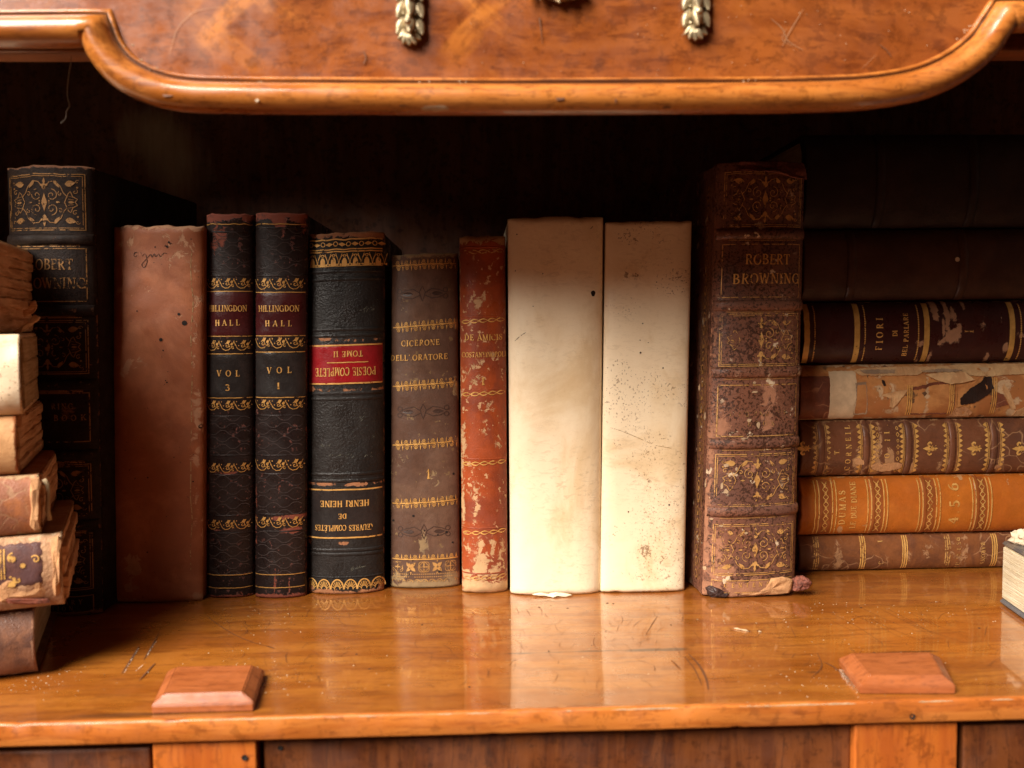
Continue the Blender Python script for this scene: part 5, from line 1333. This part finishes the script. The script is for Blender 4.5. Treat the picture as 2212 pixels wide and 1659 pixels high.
lb = browning('gilt_book', 'shaded dark gilt book partly hidden behind the left stack, lettered ROBERT BROWNING', (8, 362), (197, 360), (216, 1322), (34, 1328), (125, 1333), M['rbl'], -4,
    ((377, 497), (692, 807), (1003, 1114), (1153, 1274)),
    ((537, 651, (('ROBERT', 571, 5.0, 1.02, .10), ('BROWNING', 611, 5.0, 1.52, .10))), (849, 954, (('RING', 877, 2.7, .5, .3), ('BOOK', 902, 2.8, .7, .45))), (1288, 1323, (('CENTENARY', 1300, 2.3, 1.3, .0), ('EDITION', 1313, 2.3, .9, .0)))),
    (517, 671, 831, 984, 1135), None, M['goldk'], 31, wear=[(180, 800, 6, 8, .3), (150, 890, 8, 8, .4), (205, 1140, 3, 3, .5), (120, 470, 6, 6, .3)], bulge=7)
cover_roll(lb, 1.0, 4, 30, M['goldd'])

# ================================================================== RIGHT HAND STACK (lying flat, spines forward)
YS = PS(1850, 1237).y
def lying(name, label, yl0, yl1, yr0, yr1, mat, s_up=True, y=None, bulge=5, xl=1722, xr=2480, zlo=None, **kw):
    """yl0/yl1 upper and lower edge heights at x=1740, yr0/yr1 at x=2200 in the frame"""
    y = YS if y is None else y
    out = V((0, -1, 0)); ye = y+bulge*MM
    def z(px, yy): return PX(px, yy, y+bulge*MM*.5).z
    zu = (z(1740, yl0)+z(2200, yr0))/2; zl = (z(1740, yl1)+z(2200, yr1))/2
    if zlo is not None: zl = zlo
    a = PX(xl, 1000, ye).x; c = a+.205 if 'length' not in kw else a+kw.pop('length')
    UL, UR, LL, LR = V((a, ye, zu)), V((c, ye, zu)), V((a, ye, zl)), V((c, ye, zl))
    if s_up: b = Book(name, label, LR, UR, UL, LL, out, mat, bulge=bulge, pages=M['pg_z'], **kw)    # s up, head at left
    else: b = Book(name, label, UL, LL, LR, UR, out, mat, bulge=bulge, pages=M['pg_z'], **kw)       # s down, head at right
    b.zu = zu; b.zl = zl
    return b
def xm(b, px, py): return b.loc(px, py)[1]
common = dict(endw=(0, 0), depth=.10)
GS = None
r1 = lying('mottled_book', 'mottled brown book at the bottom of the right stack, lettered BARONS', 1157, 1234, 1147, 1232, M['r1'], False, y=YS+.0, bulge=5, zlo=.0004, seed=41, edgew=1.2, p=2.4, q=1.8, lump=.5, **common)
r2 = lying('orange_book', 'bright orange book with gilt lines lettered DUMAS, in the right stack', 1037, 1156, 1022, 1146, M['r2'], True, y=YS-.004, bulge=7, zlo=r1.zu+.0004, seed=43, edgew=.8, p=2.3, q=1.8, **common)
r3 = lying('fleur_book', 'cracked brown book with gilt fleurs-de-lis, right above the orange book', 909, 1032, 902, 1022, M['r3'], True, y=YS-.002, bulge=7, zlo=r2.zu+.0004, seed=47, edgew=1.6, p=2.3, q=1.8, lump=.5, **common)
r4 = lying('tattered_book', 'tattered orange book with peeled spine and pale paper patch', 793, 909, 781, 902, M['r4'], True, y=YS-.003, bulge=6, zlo=r3.zu+.0004, seed=53, edgew=2.0, p=2.5, q=1.7, lump=.9, **common)
r5 = lying('maroon_book', 'dark maroon book lettered FIORI DI BEL PARLARE with broad gilt bands', 655, 792, 648, 779, M['r5'], True, y=YS-.002, bulge=8, zlo=r4.zu+.0004, seed=59, edgew=.9, p=2.3, q=1.8, **common)
r6 = lying('dark_book', 'dark brown ribbed book with one pale nick, second from the stack top', 499, 652, 490, 645, M['r6'], True, y=YS-.001, bulge=8, zlo=r5.zu+.0004, seed=61, edgew=.5, p=2.3, q=1.8, lump=.8, **common)
r7 = lying('dark_book', 'thick near black book lying on top of the right stack', 292, 499, 284, 490, M['r7'], True, y=YS-.003, bulge=9, zlo=r6.zu+.0004, seed=67, edgew=.5, p=2.3, q=1.8, lump=.8, **common)
def wpx(b, L): setwear(b, [(*b.loc(x, y), rx, ry, k) for x, y, rx, ry, k in L])
# r1 : bands and lettering
W = r1.W/2
for x, m_ in ((1762, 'goldw'), (1862, 'gold'), (1953, 'gold'), (2045, 'goldw'), (2146, 'gold'), (2240, 'gold')):
    p = r1.pen(.3)
    for d in (-1.2, 0, 1.2): p.hline(xm(r1, x, 1190)+d, .62 if d else .8, -W*.9, W*.9)
    p.build('gilt_line', M[m_])['kind'] = 'stuff'
p = r1.pen(.3)
X, Y = r1.loc(2121, 1195); p.text('BARONS', X, Y, 2.3, W*1.25)
X, Y = r1.loc(2069, 1195); p.text('DE I UI HE', X, Y, 2.2, W*1.75)
X, Y = r1.loc(1901, 1169); p.text('1', X, Y, 2.8)
X, Y = r1.loc(1902, 1215); p.text('3', X, Y, 3.0)
p.build('title_lettering', M['goldw'])
wpx(r1, [(1810, 1205, 12, 4, .55), (1960, 1200, 8, 3, .45), (2050, 1170, 20, 6, .4), (2080, 1215, 18, 4, .48), (2000, 1210, 18, 3, .45), (1760, 1180, 6, 9, .35), (2010, 1170, 6, 2, .5)])
# r2
W = r2.W/2
for xs, xl in (((1759, 1767, 1796, 1804), 1781.5), ((1872, 1880, 1907, 1914.6), 1894), ((1983, 1990.5, 2020, 2028), 2006), ((2097.5, 2105, 2131, 2138.6), 2119)):
    y0, y1 = xm(r2, xs[2], 1090), xm(r2, xs[1], 1090)
    r2.patch('gilt_panel', -W*.95, W*.95, min(y0, y1)+.4, max(y0, y1)-.4, M['r2b'], .15)
    r2.band(xm(r2, (xl+xs[1])/2-3, 1090), 3.0, .5, mat=M['r2b'], name='raised_band')
    p = r2.pen(.5)
    for x in xs: p.hline(xm(r2, x, 1090), .62, -W*.93, W*.93)
    orn_lattice(p, xm(r2, xl, 1090), 3.0, -W*.86, W*.88, 7); p.build('gilt_band', M['gold'])
p = r2.pen(.3)
X, Y = r2.loc(1817, 1096); p.text('DUMAS', X, Y, 3.6, W*1.20, bold=1.05); X, Y = r2.loc(1842, 1092); p.text('LE DUE DIANE', X, Y, 3.1, W*1.62, bold=1.0)
p.build('title_lettering', M['gold'])
p = r2.pen(.3); X, Y = r2.loc(2058, 1081); p.text('4.5.6.', X, Y, 5.4, W*1.62, bold=1.1); p.build('volume_lettering', M['gold'])
wpx(r2, [(1815, 1145, 2, 1.4, .95), (2080, 1031, 1.6, 1.2, .9), (1800, 1047, 20, 1.4, .42), (2000, 1030, 40, 1.2, .4), (2180, 1025, 8, 1.6, .62), (1990, 1085, .6, 16, .25), (1868, 1135, 3, 3, .4)])
# r3
W = r3.W/2
for x, up in ((1761.5, -1), (1785, 1), (1857, -1), (1882, 1), (1949, -1), (1975.6, 1), (2043, -1), (2069, 1), (2131, -1), (2160, 1), (2225, -1)):
    p = r3.pen(.3); orn_teeth(p, xm(r3, x, 965), -W*.90, W*.86, 10, -up, 2.0); p.build('gilt_band', M['gold'] if 1850 < x else M['goldw'])
for x in (1773, 1869, 1962, 2056, 2145): r3.band(xm(r3, x, 965), 3.4, .8, name='raised_band')
for x in (1893, 1937):
    p = r3.pen(.3); y = xm(r3, x, 965)
    for i in range(8):
        xx = -W*.8+i*W*.215
        if i % 2: p.ring(xx, y, .8, .3, 8, .55)
        else: p.ribbon([(xx-1.2, y), (xx, y+.8), (xx+1.2, y), (xx, y-.8)], .35, True)
    p.build('gilt_band', M['gold'])
for x in (1735, 2009, 2103, 2200):
    X, Y = r3.loc(x, 968); p = r3.pen(.32); orn_fleur(p, X, Y, 8.6); p.build('gilt_fleur', M['gold'])
p = r3.pen(.3)
X, Y = r3.loc(1805, 975); p.text('T.', X, Y, 2.7); X, Y = r3.loc(1830, 968); p.text('CORNEIL', X, Y, 2.9, W*1.6); X, Y = r3.loc(1914, 963); p.text('TO.II.', X, Y, 2.9, W*1.5)
p.build('title_lettering', M['gold'])
wpx(r3, [(1890, 1012, 14, 2.4, .85), (1920, 1008, 10, 2.6, .95), (1850, 998, 4, 3, .8), (1870, 1005, 6, 2, .75), (1970, 1010, 5, 5, .6), (2050, 1015, 14, 2, .5), (1900, 915, 30, 1.5, .55), (2050, 915, 30, 1.5, .45), (2160, 1008, 5, 3, .7), (1850, 1020, 30, 1.6, .5), (2030, 1000, 16, 3, .35)])
rag(r3, 'torn_leather', [(1880, 1006), (1895, 999), (1905, 1003), (1930, 998), (1950, 1001), (1946, 1012), (1930, 1016), (1905, 1020), (1886, 1014)], M['raw'], .6, .5, 2)
rag(r3, 'torn_leather', [(1842, 992), (1852, 988), (1862, 994), (1866, 1002), (1852, 1004), (1844, 1000)], M['raw'], .6, .5, 5)
rag(r3, 'torn_leather', [(2148, 1006), (2166, 1005), (2160, 1013), (2150, 1013)], M['raw'], .5, .5, 8)
# r4 : remnants, paper patch
W = r4.W/2
def rem(px0, px1, fy0, fy1, mat, nm, jag=.5, off=.3, sd=0, wear=None):
    y0, y1 = sorted((xm(r4, px0, 850), xm(r4, px1, 850)))
    return r4.patch(nm, W*fy0, W*fy1, y0, y1, mat, off, jag, sd, wear)
rem(1728, 1792, -.95, .62, M['r4d'], 'brown_patch', .3, .45, 2)
rem(1790, 1848, -.95, .80, M['paperw'], 'paper_patch', .5, .3, 3)
def Z(pts): return [(1710.5+.2267*x, 634+.2267*y) for x, y in pts]
M['r4t'] = leather('torn_tan', (.60, .36, .17), (.48, .25, .11), (.68, .5, .32), .55, 70, 160, 1.2, bump=.4)
M['r4g'] = leather('torn_grey', (.34, .22, .13), (.25, .16, .10), (.6, .42, .27), .6, 70, 160, 1.2, bump=.4)
rag(r4, 'leather_remnant', Z([(1110, 900), (1200, 880), (1340, 845), (1480, 838), (1545, 860), (1540, 1060), (1515, 1150), (1100, 1155)]), M['r4d'], .35, .5, 5)
rag(r4, 'leather_remnant', Z([(1550, 860), (1700, 870), (1790, 800), (1880, 930), (1700, 1040), (1560, 1090)]), M['r4'], .5, .4, 6)
rag(r4, 'leather_remnant', Z([(1925, 930), (2000, 960), (2060, 1060), (1960, 1085), (1900, 1095), (1890, 1000)]), M['r4d'], .35, .5, 8)
rag(r4, 'torn_layer', Z([(590, 740), (650, 715), (1000, 700), (1400, 695), (1850, 660), (2212, 650), (2300, 700), (2212, 765), (2000, 775), (1850, 790), (1700, 780), (1640, 745), (1250, 748), (1190, 775), (1020, 780), (650, 780)]), M['r4t'], .8, .5, 11)
rag(r4, 'torn_layer', Z([(650, 730), (800, 722), (985, 728), (980, 758), (800, 765), (680, 760)]), M['r4g'], .95, .4, 13)
rag(r4, 'torn_layer', Z([(1230, 735), (1450, 715), (1640, 728), (1560, 745), (1260, 748)]), M['r4g'], .95, .4, 14)
rag(r4, 'torn_layer', Z([(840, 965), (960, 935), (1095, 915), (1030, 1000), (960, 1092), (925, 1080), (930, 1000)]), M['r4t'], .6, .4, 15)
rag(r4, 'torn_layer', Z([(600, 850), (700, 840), (720, 1150), (590, 1160), (585, 1080), (610, 1000)]), M['r4g'], .25, .5, 16)
rag(r4, 'torn_layer', Z([(1520, 1170), (1560, 1090), (1650, 1078), (1725, 1135), (1700, 1175)]), M['raw'], .6, .4, 17)
rag(r4, 'torn_layer', Z([(2120, 1170), (2150, 1110), (2212, 1090), (2300, 1100), (2300, 1170)]), M['r4t'], .6, .4, 18)
rag(r4, 'torn_layer', Z([(2010, 860), (2050, 920), (2140, 1100), (2100, 1110), (2040, 1010), (1990, 900)]), M['r4t'], .4, .4, 19)
for x in (1962, 2053, 2145):
    p = r4.pen(.5)
    for d in (-1.1, 0, 1.1): p.hline(xm(r4, x, 850)+d, .5, -W*.85, W*.25 if x == 1962 else W*.5)
    p.build('gilt_line', M['gold'])
rag(r4, 'black_stain', Z([(1600, 1062), (1592, 1000), (1680, 905), (1790, 840), (1848, 775), (1890, 795), (1905, 900), (1850, 965), (1720, 1045)]), M['r7'], .62, .4, 21)
rag(r4, 'black_stain', Z([(850, 820), (875, 830), (888, 875), (865, 880), (852, 850)]), M['r7'], .4, .2, 22)
rag(r4, 'loose_flap', Z([(1260, 772), (1400, 752), (1640, 748), (1690, 790), (1722, 820), (1600, 850), (1500, 860), (1380, 832)]), M['r4t'], 1.3, .4, 23)
wpx(r4, [(1900, 830, 14, 5, .4), (1925, 870, 16, 9, .42), (2000, 895, 40, 1.6, .6), (2160, 830, 12, 10, .4), (2190, 890, 10, 4, .6), (2130, 810, 12, 3, .5)])
# r5
W = r5.W/2
for x in (1741, 1849, 1999, 2183):
    p = r5.pen(.3); y = xm(r5, x, 715)
    p.ribbon([(-W*.95+W*1.9*i/24, y) for i in range(25)], 3.0); p.build('gilt_band', M['goldl'])
for x in (1758, 1866, 1981, 2202):
    p = r5.pen(.3); y = xm(r5, x, 715)
    for i in range(32): p.dot(-W*.88+W*1.76*i/31, y, .42, 7)
    p.build('gilt_dots', M['gold'])
p = r5.pen(.3)
X, Y = r5.loc(1897, 722); p.text('FIORI', X, Y, 3.6, W*1.05); X, Y = r5.loc(1930, 720); p.text('DI', X, Y, 2.7, None); X, Y = r5.loc(1954, 723); p.text('BEL PARLARE', X, Y, 2.6, W*1.40)
p.build('title_lettering', M['gold'])
p = r5.pen(.3); X, Y = r5.loc(2089, 716); p.text('I', X, Y, 4.8, None, bold=.7); p.build('volume_lettering', M['goldw'])
wpx(r5, [(2020, 662, 8, 2, .8), (2045, 676, 14, 1.6, .75), (2060, 680, 5, 2, .6), (2055, 728, 4, 4, .9), (2035, 712, 8, 1.0, .6), (2070, 708, 5, 2, .55), (2030, 740, 3, 5, .55), (1985, 740, 2, 3, .6), (2120, 700, 6, 3, .42), (2170, 750, 3, 2, .7), (2135, 775, 6, 1.5, .7), (2010, 772, 10, 1.5, .55), (2085, 657, 3, 1.5, .7), (1985, 775, 12, 1.4, .5), (2160, 690, 3, 2, .5), (2202, 725, 2, 4, .5)])
# r6, r7
for x in (1838, 2078, 2260): r6.band(xm(r6, x, 575), 5, 1.4, name='raised_band', wv=.2)
for x in (1900, 2100): r7.band(xm(r7, x, 400), 5, 1.5, name='raised_band', wv=.2)
X, Y = r6.loc(2063, 561); p = r6.pen(.5); p.dot(X, Y, 1.3, 9); p.build('pale_nick', M['dust'])
wpx(r6, [(1960, 625, 16, 6, .25), (2080, 600, 2, 16, .3)])
vs_ = [r7.at(-r7.W/2*.93+.3*noise.noise(V((i*.2, 1, 1))), r7.H*(.02+.96*i/30), .0002) for i in range(31)]

# ================================================================== LEFT HAND STACK
LY = 18.0
def leftbook(name, label, x1, ztop, zbot, mat, yaw, off, bulge=6, length=.125, depth=.105, pages=None, **kw):
    out = V((math.sin(R(yaw)), -math.cos(R(yaw)), 0))
    p0 = LP0 + out*off
    q = hit(x1, 1150, p0, out); q = q-out*bulge*MM*.6
    t = out.cross(V((0, 0, 1))).normalized()      # to the left
    a = V((q.x, q.y, 0)); c = a+t*length
    up = V((0, 0, 1))
    return Book(name, label, a+up*zbot, a+up*ztop, c+up*ztop, c+up*zbot, out, mat, bulge=bulge, depth=depth, pages=pages or M['pg_z'], endw=(1.5, 1.5), **kw)
out0 = V((math.sin(R(LY)), -math.cos(R(LY)), 0))
LP0 = PS(15, 1469)
def zat(py, px=55): return hit(px, py, LP0, out0).z
zz = [zat(y) for y in (1316, 1158, 1028, 899, 722, 508)]
G3 = None
l6 = leftbook('mottled_book', 'dark mottled brown book under the leaning left stack, on the shelf', 66, zz[0], .0004, M['l6'], LY+1, .0, bulge=9, seed=71, edgew=3, lump=.8, p=2.2, q=1.7, depth=.09)
l5 = leftbook('ragged_book', 'ragged pale brown book with a plum gilt label, second from the left stack bottom', 133, zz[1], zz[0]+.0004, M['l5'], LY+2, .003, bulge=5, seed=73, edgew=3, lump=1.6, pages=M['pgb'], sq=1.5)
l4 = leftbook('peeled_book', 'peeling orange brown book third from the bottom of the left stack', 89, zz[2], zz[1]+.0004, M['l4'], LY+2, .001, bulge=5, seed=79, edgew=3, lump=1.0, pages=M['pgb'], sq=1.5)
l3 = leftbook('tan_book', 'tan leather book with a thin gilt frame in the left stack', 47, zz[3], zz[2]+.0004, M['tan'], LY+.5, -.001, bulge=5, seed=83, edgew=1.5, lump=.4, pages=M['pgb'], sq=1.5)
l2 = leftbook('parchment_book', 'creased cream parchment book, second from the left stack top', 62, zz[4], zz[3]+.0004, M['vellum3'], LY+3, .000, bulge=6, seed=89, edgew=0, lump=1.6, pages=M['pg_z'], sq=1.5)
l1 = leftbook('untrimmed_book', 'topmost left book with brown untrimmed page edges and curling corner', 5, zz[5], zz[4]+.0004, M['vellum3'], LY-3, -.003, bulge=6, seed=97, edgew=0, lump=1.4, pages=M['pgb'], sq=.6)
rr = random.Random(5)
def sections(b, n, jit, mat):
    for k in range(n):
        a = .04+.92*k/n; c = .04+.92*(k+1)/n-.008
        t0 = rr.uniform(-jit, jit*.3)/b.H
        o = b.box('page_section', a, c, t0, .05, .002+rr.uniform(0, .004), .100+rr.uniform(-.004, .004), mat, bev=.0004)
        bm = bmesh.new(); bm.from_mesh(o.data)
        bmesh.ops.subdivide_edges(bm, edges=[e for e in bm.edges if e.calc_length() > .02], cuts=24, use_grid_fill=True)
        for v in bm.verts: v.co += V((.0007*nz(v.co, 180, k), .0007*nz(v.co, 160, k+3), .0007*nz(v.co, 120, k+7)))
        bm.to_mesh(o.data); bm.free()
sections(l1, 8, 1.8, M['pgb']); sections(l3, 5, .8, M['pgb']); sections(l4, 5, 1.0, M['pgb']); sections(l5, 6, 1.4, M['pgb']); sections(l2, 3, .5, M['pg_z'])
p = l3.pen(.3); W = l3.W/2
p.ribbon([(W*.78, l3.H*.9), (W*.78, 8), (-W*.9, 8)], .4); p.ribbon([(W*.70, l3.H*.9), (W*.70, 9.2), (-W*.9, 9.2)], .3); p.build('gilt_frame', M['gold'])
W = l5.W/2
l5.patch('plum_label', -W*.25, W*.86, 7.5, 26, M['purple'], .5, 1.0, 3)
p = l5.pen(.75)
for y in (20.5, 21.6): p.ribbon([(-W*.05, y), (W*.75, y)], .5)
p.spiral(W*.5, 17.5, 2.0, 0, 1.2, .5); p.dot(W*.28, 14.0, 1.0); p.dot(W*.0, 18.5, .5); p.leaf(-W*.14, 15, 3.5, 2.4, 60); p.leaf(-W*.14, 16.6, 3.5, 2.4, 120); p.spiral(W*.42, 9.5, 1.7, 1, 1.1, .5, -1); p.leaf(W*.55, 19, 3, 1.6, -120)
p.build('gilt_ornament', M['gold'])
# torn spine ends, frayed cords and curling corners
def scrap(b, name, px, mat, th, off=.0):
    """px: frame points; lies on the book's spine plane"""
    pl = b.BL+b.out*(b.bulge*.9+off)
    P_ = [hit(x, y, pl, b.out) for x, y in px]
    c = sum(P_, V())/len(P_); n = len(P_)
    vs = list(P_) + [c.lerp(q, .6)+b.out*th*(1+.7*nz(q, 300, 2))+V((0, 0, th*.5*nz(q, 280, 4))) for q in P_] + [c+b.out*th*.8] + [q-b.out*th*1.2 for q in P_]
    fs = []
    for i in range(n):
        j = (i+1) % n
        fs += [(i, j, n+j, n+i), (n+i, n+j, 2*n), (j, i, 2*n+1+i, 2*n+1+j)]
    return fixn(mesh(name, vs, fs, mat, b.root, False))
scrap(l5, 'frayed_end', [(110, 1165), (125, 1160), (133, 1170), (132, 1200), (134, 1240), (131, 1280), (120, 1288), (112, 1275), (114, 1240), (111, 1200)], M['raw'], .0022)
scrap(l5, 'torn_fibres', [(0, 1245), (40, 1240), (85, 1246), (108, 1250), (110, 1275), (90, 1290), (45, 1296), (0, 1300), (-20, 1270)], M['raw'], .0012)
scrap(l5, 'loose_flap', [(0, 1290), (60, 1290), (105, 1294), (108, 1302), (70, 1306), (20, 1304)], M['redraw'], .0010)
scrap(l4, 'frayed_end', [(66, 1036), (84, 1032), (89, 1045), (86, 1075), (88, 1110), (86, 1142), (74, 1146), (64, 1135), (67, 1100), (64, 1070)], M['raw'], .0014)
q = [hit(x, y, l4.BL+l4.out*.002, l4.out) for x, y in ((88, 1036), (96, 1048), (97, 1075), (96, 1100), (101, 1125))]
tubemesh('headband', [a+V((.0008, .001, 0)) for a in q], .0009, M['stitch'], l4.root, 6)
def endscrap(b, name, px, mat, th, back):
    pl = b.Q(.5, 0)-b.out*back; n_ = V((0, 1, 0))
    torn(b, name, [(x, y, pl.y) for x, y in px], mat, th)
endscrap(l2, 'curled_corner', [(28, 716), (45, 706), (62, 694), (74, 680), (84, 684), (82, 692), (70, 700), (52, 714), (36, 724)], M['vellum3'], .0012, .03)
endscrap(l1, 'curled_corner', [(52, 509), (66, 510), (77, 514), (80, 524), (72, 533), (64, 526), (54, 520)], M['pgb'], .0010, .085)
endscrap(l1, 'page_flap', [(50, 668), (62, 655), (74, 648), (79, 660), (75, 672), (60, 682), (44, 690), (40, 680)], M['pgb'], .0012, .06)

# ================================================================== PALE BOOK IN THE RIGHT FOREGROUND CORNER
c0 = PS(2159, 1303); c1 = PS(2230, 1354)
zt = PX(2159, 1168, c0.y).z
d1 = (c1-c0).normalized(); d2 = V((-d1.y, d1.x, 0))
if d2.x < 0: d2 = -d2
wb = empty('pale_book', c0+d1*.05+d2*.04, 'pale page block of a grey covered book lying at the right front corner', 'book')
def slab(name, z0, z1, in0, mat, L=.13, Wd=.09, wob=0):
    bm = bmesh.new(); n = 18
    pts = []
    a = c0+d1*in0+d2*in0
    for z in (z0, z1):
        for u, v in ((0, 0), (L-2*in0, 0), (L-2*in0, Wd-2*in0), (0, Wd-2*in0)): pts.append(bm.verts.new(a+d1*u+d2*v+V((0, 0, z))-wb.location))
    for f in ((3, 2, 1, 0), (4, 5, 6, 7), (0, 1, 5, 4), (1, 2, 6, 5), (2, 3, 7, 6), (3, 0, 4, 7)): bm.faces.new([pts[i] for i in f])
    bmesh.ops.bevel(bm, geom=bm.edges[:], offset=.0007, segments=2, affect='EDGES')
    me = bpy.data.meshes.new(name); bm.to_mesh(me); bm.free()
    return link(name, me, mat, wb)
slab('lower_cover', .0003, .0026, 0, M['grey']); slab('page_block', .0028, zt-.0022, .0006, M['pgw']); slab('upper_cover', zt-.0020, zt, .0003, M['marble'])
sc_c = PX(2206, 1138, c0.y-.012)
scr = empty('paper_scrap', V((sc_c.x, sc_c.y, zt)), 'crumpled white paper scrap on top of the pale corner book', 'paper')
bm = bmesh.new(); bmesh.ops.create_icosphere(bm, subdivisions=3, radius=.0045)
for v in bm.verts:
    d = v.co.normalized(); k_ = 1+.55*noise.noise(d*2.3)+.25*noise.noise(d*6)
    v.co = V((v.co.x*k_, v.co.y*k_, max(v.co.z*k_*.9, -.0028)))+V((.003, .004, .0030))
me = bpy.data.meshes.new('crumpled_sheet'); bm.to_mesh(me); bm.free(); link('crumpled_sheet', me, M['dust'], scr)
